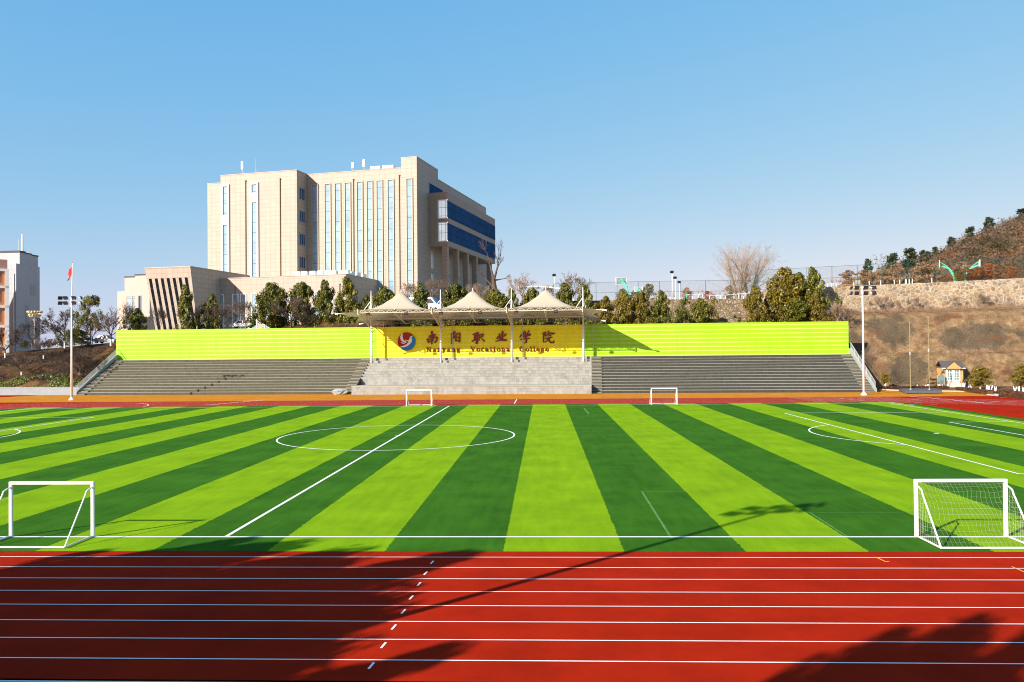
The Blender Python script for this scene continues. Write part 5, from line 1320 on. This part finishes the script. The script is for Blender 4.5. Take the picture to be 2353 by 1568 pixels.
MB().box(-.5,-.03,.6,.5,.03,2.0).build('panel', M['pane'], nb); MB().box(-.56,-.05,2.002,.56,.05,2.1).box(-.56,-.04,0,-.502,.04,2.0).box(.502,-.04,0,.56,.04,2.0).build('frame', M['steel'], nb)
q0 = [at0(*zF(x, y), .30) for x, y in ((915,797),(985,826),(1410,824),(1340,796))]
mt = thing('platform_mat', 'low dark grey platform with two thin poles on the orange apron', 'platform', (q0[0].x, q0[0].y, 0))
def slab(pts, z0, z1):
    m_ = MB(); n = len(pts); o = Vector((q0[0].x, q0[0].y, 0))
    v = [Vector((p.x, p.y, z0))-o for p in pts]+[Vector((p.x, p.y, z1))-o for p in pts]
    return m_.add(v, [tuple(range(n)), tuple(range(n, 2*n))]+[(i, (i+1) % n, n+(i+1) % n, n+i) for i in range(n)])
mid0, mid1 = q0[0].lerp(q0[3], .5), q0[1].lerp(q0[2], .5)
slab([q0[0], q0[1], mid1, mid0], .10, .42).build('slab', M['mat'], mt); slab([mid0+Vector((.01,0,0)), mid1+Vector((.01,0,0)), q0[2], q0[3]], .10, .42).build('slab', M['mat'], mt)
lg = MB()
for p in (q0[0], q0[1], q0[2], q0[3], mid1): c = (p+(q0[0]+q0[2])/2*.06/1-p*.06)-Vector((q0[0].x, q0[0].y, 0)); lg.box(c.x-.08,c.y-.08,0,c.x+.08,c.y+.08,.098)
lg.build('feet', M['wood'], mt)
for x, ytop, lab in ((1050, zF(0,45)[1], 'left thin olive pole standing on the grey platform'),(1266, zE(0,1262)[1], 'right thin olive pole standing on the grey platform')):
    b = at0(*zF(x, 802), .42); t = thing('thin_pole', lab, 'pole', b, 0, 'thin poles on the grey platform')
    hh = atY(zF(x, 0)[0], ytop, b.y).z-.42
    MB().tube((0,0,0),(0,0,hh*.55),.07,n=8).tube((0,0,hh*.55),(0,0,hh),.06,n=8).build('pole', M['olive_pole'], t); MB().lathe([(0,-.09),(.09,0),(0,.09)], (0,0,hh+.07), 8).build('ball_top', M['steel'], t)
    MB().tube((0,0,hh*.53),(0,0,hh*.57),.1,n=8).tube((0,0,0),(0,0,.12),.14,n=8).build('collar', M['steel'], t)
bg = MB(); rb_ = random.Random(2)
base = at0((1300+60/2.139)/1.7, (1100+945/2.139)/1.7)
ico = bmesh.new(); bmesh.ops.create_icosphere(ico, subdivisions=3, radius=1)
for v in ico.verts:
    n = noise.fractal(v.co*1.7+Vector((3,1,2)), 1, 2, 4)*.35; v.co = Vector((v.co.x*(1.15+n), v.co.y*(.7+n), max(-.05, v.co.z*.62+.35+n*.5)))
me = bpy.data.meshes.new('sack'); ico.to_mesh(me); ico.free(); me.materials.append(M['bag'])
o = link('sack_heap', me); o.location = base; tag(o, 'crumpled grey sack heap lying at the foot of the left seats', 'sack')

# ------------------------------------------------------------------ court fences, hoops and lamps
def fence(pts, h, step, label, mid=.45, rust=False):
    t = thing('court_fence', label, 'fence', pts[0], 0, 'green chain-link court fences'); o = Vector(pts[0])
    rails = MB(); wire = MB(); k = 0
    for a, b in zip(pts, pts[1:]):
        a, b = Vector(a)-o, Vector(b)-o; L = (b-a).length; n = max(1, round(L/step)); up = Vector((0,0,1))
        for i in range(n+(1 if b == Vector(pts[-1])-o else 0)):
            p = a.lerp(b, i/n); MB().tube(p-up*.3, p+up*(h+.03), .042, n=6).build('post', M['fence'], t)
        for z in (h, h*mid, .12): rails.tube(a+up*z, b+up*z, .026, n=5)
        wire.quad(a+up*.12, b+up*.12, b+up*h, a+up*h)
    rails.build('rails', M['fence_rust'] if rust else M['fence'], t); wire.build('chain_link', M['chain'], t)
def fp_(u, v, Y): return atY(u, v, Y)
f1 = [atY(1274,696,150.5), atY(1710,690.5,150.5)]
fence([Vector((f1[0].x-.5,168,15.7)), Vector((f1[0].x,150.3,15.75)), Vector((25.5,148.9,15.75)), Vector((39.2,149.3,15.75))], 3.55, 4.2, 'green chain-link fence round the lower court above the cobblestone wall')
fence([Vector((45,172,17.7)), Vector((40.0,150.3,17.45)), Vector((52.5,147.2,17.7)), Vector((66,147.0,18.2)), Vector((86,146.9,18.85)), Vector((104,146.8,19.5))], 3.75, 4.6, 'green and rusty chain-link fence round the upper court above the rubble-stone wall', .44)
def hoop(loc, rz, label, s=1.0, low=False):
    t = thing('basketball_hoop', label, 'basketball hoop', loc, rz, 'basketball hoops', (s,s,s))
    MB().box(-.9,.45,2.9,.9,.5,3.95).build('backboard', M['board'], t)
    fr = MB()
    for a in ((-.95,.42,2.86,.95,.53,2.93),(-.95,.42,3.92,.95,.53,3.99),(-.95,.42,2.93,-.88,.53,3.92),(.88,.42,2.93,.95,.53,3.92),(-.3,.43,3.05,.3,.449,3.1),(-.3,.43,3.5,.3,.449,3.55)): fr.box(*a)
    fr.build('board_frame', M['white'], t)
    MB().path([(0,2.6,0),(0,2.5,1.6),(0,1.9,2.6),(0,.55,3.2)], .13, 8).path([(0,2.9,.4),(0,1.6,3.0),(0,.55,3.8)], .06, 6).build('arm', M['hoop'], t)
    MB().box(-.5,1.8,0,.5,3.4,.4).build('base', M['hoop'], t)
    rg = MB(); pts = [(.23*math.cos(a), .12+.23*math.sin(a), 3.05) for a in [i*math.pi/8 for i in range(17)]]
    rg.path(pts, .02, 5).build('rim', M['fence_rust'], t)
b = atY(1408,694,157); hoop((b.x+1.4, 157, 15.75), R(205), 'large clear backboard on a turquoise stand inside the lower court', 1.25)
b = atY(1466,700,168); hoop((b.x, 168, 15.75), R(190), 'lower smaller backboard farther back in the lower court', 1.0)
b = atY(*zE(1305,850), 153); hoop((b.x, 153, 18.2), R(244), 'turquoise hoop seen from the side, left one behind the upper fence', 1.15)
b = atY(*zE(1825,850), 156); hoop((b.x, 156, 18.6), R(66), 'turquoise hoop seen from the side above the big rusty shrub', 1.15)
b = atY(*zE(420,880), 153); 
t = thing('score_board', 'small pale board on a green frame behind the upper fence', 'board', (b.x, 153, 17.7), R(8))
MB().box(-.3,-.03,.9,.65,.03,1.65).build('panel', M['board'], t); MB().box(-2.2,-.05,.4,.2,.05,.5).box(-2.2,-.05,0,-2.1,.05,.399).build('frame', M['fence'], t)
def court_lamp(u, vt, vb, Y, label):
    b = atY(u, vb, Y); h = atY(u, vt, Y).z-b.z
    t = thing('court_lamp', label, 'lamp post', b, 0, 'white lamp posts of the lower court')
    MB().tube((0,0,-.5),(0,0,h),.10,.075,8).build('pole', M['white'], t); MB().cbox((-.1,-.15,h+.12), .62, .4, .3, .3, R(-35)).tube((0,0,h-.1),(-.05,-.1,h+.15),.06).build('lamp_head', M['black'], t)
for u, vt, vb, Y, lab in ((1275,634,700,153,'white court lamp post at the left corner of the lower court'),(1304.5,646,700,162,'shorter white court lamp post behind the bare purple-grey tree'),(1545.5,627,694,152,'tallest of the three white court lamp posts'),(1552.5,640,694,158,'middle of the three white court lamp posts'),(1562,650,694,165,'shortest of the three white court lamp posts')): court_lamp(u, vt, vb, Y, lab)
vn = thing('volleyball_net', 'white-edged net stretched across the right of the lower court', 'net', atY(1585,700,156))
p0, p1 = atY(1578,665+12,156)-Vector(vn.location), atY(1722,674,160)-Vector(vn.location)
MB().path([p0, p0.lerp(p1,.5)-Vector((0,0,.35)), p1], .05, 6).build('net_tape', M['white'], vn)
for p in (p0, p1): MB().tube((p.x,p.y,-.3),(p.x,p.y,p.z+.1),.06).build('post', M['hoop'], vn)
rs = random.Random(6)
for i in range(16):
    u = 1510+rs.uniform(-4,4)+i*13.4; b = atY(u, 694, 157+rs.uniform(0,6)); b.z = 15.75
    t = thing('painted_trunk', 'white-painted young tree trunk beyond the lower court, number %d from the left' % (i+1), 'tree trunk', b, 0, 'white-painted young trunks beyond the courts')
    h = rs.uniform(1.2, 1.9); MB().tube((0,0,-.2),(rs.uniform(-.1,.1),0,h),.09,.07,6).build('trunk', M['lime_wash'], t)
    mb = MB()
    for _ in range(7): mb.tube((0,0,h-.05),(rs.uniform(-.7,.7),rs.uniform(-.5,.5),h+rs.uniform(.6,1.9)),.03,.008,3,False)
    mb.build('twigs', M['bark_pale'], t)
for i, x in enumerate((92,140,155,190,385,560,680,840,893,960,972,1008,1034,1255)):
    b = atY(*zE(x, 870), 152); b.z = lerp(UPZ, b.x)
    t = thing('painted_trunk', 'white-painted young tree trunk behind the upper fence, number %d from the left' % (i+1), 'tree trunk', b, 0, 'white-painted young trunks beyond the courts')
    MB().tube((0,0,-.2),(rs.uniform(-.12,.12),0,1.15),.09,.07,6).build('trunk', M['lime_wash'], t)
    mb = MB()
    for _ in range(7): mb.tube((0,0,1.1),(rs.uniform(-.7,.7),rs.uniform(-.5,.5),1.1+rs.uniform(.6,1.6)),.03,.008,3,False)
    mb.build('twigs', M['bark_pale'], t)

# ------------------------------------------------------------------ flag, globe lamp, cars
fb = atY(zA(672,0)[0], zA(0,960)[1], 158); ft = atY(zA(683,0)[0], zA(0,187)[1], 158)
t = thing('flagpole', 'tall white flagpole rising from the bank crest', 'flagpole', fb)
hh = ft.z-fb.z
MB().tube((0,0,0),(ft.x-fb.x,0,hh),.14,.07,8).build('pole', M['white'], t); MB().lathe([(0,-.14),(.14,0),(0,.14)], (ft.x-fb.x,0,hh+.1), 8).build('finial', M['gold'], t)
fl = thing('flag', 'red flag hanging limp from the top of the flagpole', 'flag', (ft.x, 158, ft.z-.5))
mb = MB(); N = 14; vs = []
for j in range(N+1):
    for i in range(9):
        k = i/8; zz = -1.85*(j/N)*(1-.25*k)-1.9*k**1.1*(.75+.25*j/N); xx = -1.2*k*(.75+.1*math.sin(j*.6))
        vs.append((xx, .22*math.sin(k*7+j*.25)*k, zz))
mb.add(vs, [(j*9+i, j*9+i+1, (j+1)*9+i+1, (j+1)*9+i) for j in range(N) for i in range(8)])
mb.build('cloth', M['flag'], fl, smooth=True)
gl = atY(zA(327,0)[0], zA(0,960)[1], 150); gt = atY(zA(327,0)[0], zA(0,640)[1], 150); hh = gt.z-gl.z
t = thing('globe_lamp', 'street lamp crowned with two rings of golden globes', 'street lamp', gl)
MB().tube((0,0,0),(0,0,hh-.3),.14,.10,10).lathe([(.1,hh-2.2),(.2,hh-1.6),(.1,hh-1.4)]).build('pole', M['white'], t)
for z, rad, n, nm__ in ((hh-.2, 1.18, 14, 'upper'),(hh-.85, .92, 10, 'lower')):
    rg = MB(); pts = [(rad*math.cos(2*math.pi*i/24), rad*math.sin(2*math.pi*i/24), z-.22) for i in range(25)]; rg.path(pts, .05, 5)
    for i in range(6): a = i*math.pi/3; rg.tube((0,0,z-1.2),(rad*math.cos(a),rad*math.sin(a),z-.22),.04,n=5)
    rg.build('globe_ring', M['white'], t)
    for i in range(n):
        a = 2*math.pi*i/n; MB().lathe([(0,-.24),(.16,-.17),(.23,0),(.16,.17),(0,.24)], (rad*math.cos(a),rad*math.sin(a),z), 10).build('globe', M['gold'], t, smooth=True)
def car(loc, rz, label, paint, suv=False, rear=False):
    t = thing('parked_car', label, 'car', loc, rz, 'cars parked along the campus road')
    L, Wd = 4.55, 1.8; hb, hr = (.95, 1.66) if suv else (.86, 1.44)
    def sect(pts, y0, y1, tuck): 
        n = len(pts); vs = []
        for y, k in ((y0, tuck), (y0*.9, 1), (y1*.9, 1), (y1, tuck)):
            for x, z in pts: vs.append((x*k, y, .62+(z-.62)*k))
        fs = [tuple(range(n)), tuple(range(4*n-1, 3*n-1, -1))]
        for s_ in range(3):
            for i in range(n): fs.append((s_*n+i, (s_+1)*n+i, (s_+1)*n+(i+1) % n, s_*n+(i+1) % n))
        return vs, fs
    body = [(-2.25,.30),(-2.28,.62),(-2.2,hb-.08),(-1.85,hb+.02),(1.05,hb),(1.75,hb-.08),(2.15,hb-.2),(2.26,.55),(2.2,.28)]
    for cx in (1.42, -1.4): pass
    MB().add(*sect(body, -Wd/2, Wd/2, .965)).build('body', paint, t, smooth=False)
    xr = -1.95 if suv else -1.75
    def cab(k, top):
        lo = [(xr,hb-.02),(1.15,hb-.02)]; hi = [(xr+.28 if suv else xr+.75,hr),(.30,hr)]
        w0, w1 = Wd/2*.93*k, Wd/2*.74*k
        return [(lo[0][0],-w0,lo[0][1]),(lo[1][0],-w0,lo[1][1]),(lo[1][0],w0,lo[1][1]),(lo[0][0],w0,lo[0][1]),(hi[0][0],-w1,hi[0][1]+top),(hi[1][0],-w1,hi[1][1]+top),(hi[1][0],w1,hi[1][1]+top),(hi[0][0],w1,hi[0][1]+top)]
    fcs = [(4,5,6,7),(0,1,5,4),(1,2,6,5),(2,3,7,6),(3,0,4,7)]
    MB().add(cab(1, 0), fcs).build('windows', M['car_glass'], t)
    x0_, x1_ = (xr+.26 if suv else xr+.72), .34
    rfm = MB().box(x0_,-Wd/2*.75,hr+.002,x1_,Wd/2*.75,hr+.06)
    for s in (-1, 1):
        w0, w1 = Wd/2*.935*s, Wd/2*.745*s
        rfm.tube((xr,w0,hb-.02),(x0_,w1,hr+.02),.045,n=5).tube((1.15,w0,hb-.02),(x1_,w1,hr+.02),.04,n=5).tube((-.45,w0,hb-.02),(-.5,w1,hr),.04,n=5)
    rfm.build('roof', paint, t)
    for x in (1.42, -1.38):
        for s in (-1, 1):
            y = s*(Wd/2-.10)
            w = MB().tube((x,y-.11,.33),(x,y+.11+.0,.33),.335,n=18).build('wheel', M['tyre'], t)
            MB().tube((x,y+s*.112,.33),(x,y+s*.125,.33),.22,n=12).build('rim', M['steel'], w)
    for s in (-1, 1):
        MB().cbox((2.16,s*.62,.68), .14, .38, .16).build('headlight', M['lens'], t); MB().cbox((-2.22,s*.62,.76), .1, .36, .16).build('tail_light', M['em_red'], t)
    return t
def road_car(u, v, Y, rz, label, paint, suv=False):
    p = atY(u, v, Y); car((p.x, Y, p.z+.15), rz, label, paint, suv)
road_car(zA(1000,0)[0], zA(0,952)[1], 148.5, R(-4), 'white sedan parked on the bank at the left end of the painted wall', M['car_white'])
road_car(556, 756, 149.5, R(176), 'white sedan showing only its roof line above the wall, before the paired windows', M['car_white'])
road_car(637, 753.5, 149.5, R(3), 'white sport utility vehicle between two evergreens above the painted wall', M['car_white'], True)
road_car(722, 750.5, 150.5, R(182), 'white car mostly hidden behind rusty shrubs', M['car_white'], True)
road_car(488, 757, 150, R(180), 'dark green car roof just above the wall before the annexe', M['car_green'])
road_car(zA(500,0)[0], zA(0,985)[1], 152, R(180), 'dark car on the road behind the largest bare tree', M['car_dark'])
# white van behind the canopy
vp = atY(985, 712, 152)
t = thing('white_van', 'white van with a blue windscreen parked behind the first canopy peak', 'van', (vp.x, 152, vp.z-.4), R(-14), None, (1.15,1.15,1.15))
def vs_(pts, y0, y1): return MB().prism_y(pts, y0, y1)
vs_([(-3.2,.35),(2.3,.35),(2.35,1.0),(1.75,1.25),(.95,2.25),(.5,2.4),(-3.2,2.4)], -.95, .95).build('body', M['car_white'], t)
MB().add([(1.78,-.8,1.3),(1.78,.8,1.3),(1.02,.74,2.22),(1.02,-.74,2.22),(1.83,-.8,1.33),(1.83,.8,1.33),(1.07,.74,2.25),(1.07,-.74,2.25)], [(0,3,2,1),(4,5,6,7),(0,1,5,4),(1,2,6,5),(2,3,7,6),(3,0,4,7)]).build('windscreen', M['bluewind'], t)
for s in (-1, 1): vs_([(.1,1.3),(1.45,1.3),(.75,2.1),(.1,2.1)], s*.955-.01, s*.955+.01).build('side_window', M['car_glass'], t)
for x in (-2.2, 1.5):
    for s in (-1, 1): MB().tube((x,s*.78,.38),(x,s*.98,.38),.38,n=14).build('wheel', M['tyre'], t)
# pale canopy roof and long shed behind the right evergreens
t = thing('car_shelter', 'curved pale shelter roof partly hidden behind the third canopy mast', 'shelter', atY(1240,700,158), R(-6))
mb = MB()
for i in range(10):
    a, b = -4+.9*i, -4+.9*(i+1); z = lambda q: 3.1+.55*(1-((q+2)/6)**2)
    mb.quad((a,-1.5,z(a)),(b,-1.5,z(b)),(b,1.5,z(b)+.2),(a,1.5,z(a)+.2)).quad((a,-1.5,z(a)-.25),(b,-1.5,z(b)-.25),(b,-1.5,z(b)),(a,-1.5,z(a)))
mb.build('roof', M['ac'], t)
for x in (-3.5, 4): MB().tube((x,0,-.5),(x,0,3.0),.1).build('post', M['steel'], t)

# ------------------------------------------------------------------ trees beside the viewer that throw the foreground shadows
def shade_tree(p, a, h, w, k, label, zlow=.1):
    X = (p+a)/math.sqrt(2); Y = (a-p)/math.sqrt(2)
    evergreen((X, Y, 0), h, w, k, label, 'evergreens beside the viewer', rz=p)
A0 = -12.0
for p, top, w, k, lab in ((-27.4,11.6,5.0,4,'broad evergreen beside the viewer, outermost on the left'),(-25.6,12.6,5.6,3,'evergreen beside the viewer, second from the outermost left'),(-23.0,13.4,7.4,1,'full evergreen beside the viewer, left of the pointed one'),(-20.2,15.7,7.6,0,'pointed tallest evergreen beside the viewer on the left'),(-17.8,11.2,6.6,3,'short evergreen beside the viewer, right of the pointed one'),(-16.2,8.6,5.4,1,'lowest evergreen beside the viewer on the left'),(-14.3,10.7,4.2,2,'narrow evergreen beside the viewer, rightmost of the left row')):
    shade_tree(p, A0, (top-A0)/2.05, w, k, lab)
for p, top, w, k, lab in ((-22.0,10.5,9.0,1,'bushy evergreen filling the second row beside the viewer'),(-26.0,9.0,8.0,3,'bushy evergreen in the second row, farther left'),(-17.5,7.5,7.0,4,'bushy evergreen in the second row, farther right')):
    shade_tree(p, A0-3.5, (top-A0+3.5)/2.05, w, k, lab)
for p, top, w, k, lab in ((-7.6,18.4,2.8,4,'narrow evergreen behind the viewer near the middle'),(-6.5,20.6,3.4,1,'middle-height evergreen behind the viewer near the middle'),(-5.2,22.0,3.6,4,'broad evergreen straight behind the viewer'),(-3.2,22.4,5.0,4,'round evergreen behind the viewer, slightly to the right')):
    shade_tree(p, -9.5, (top+9.5)/2.05, w, k, lab)
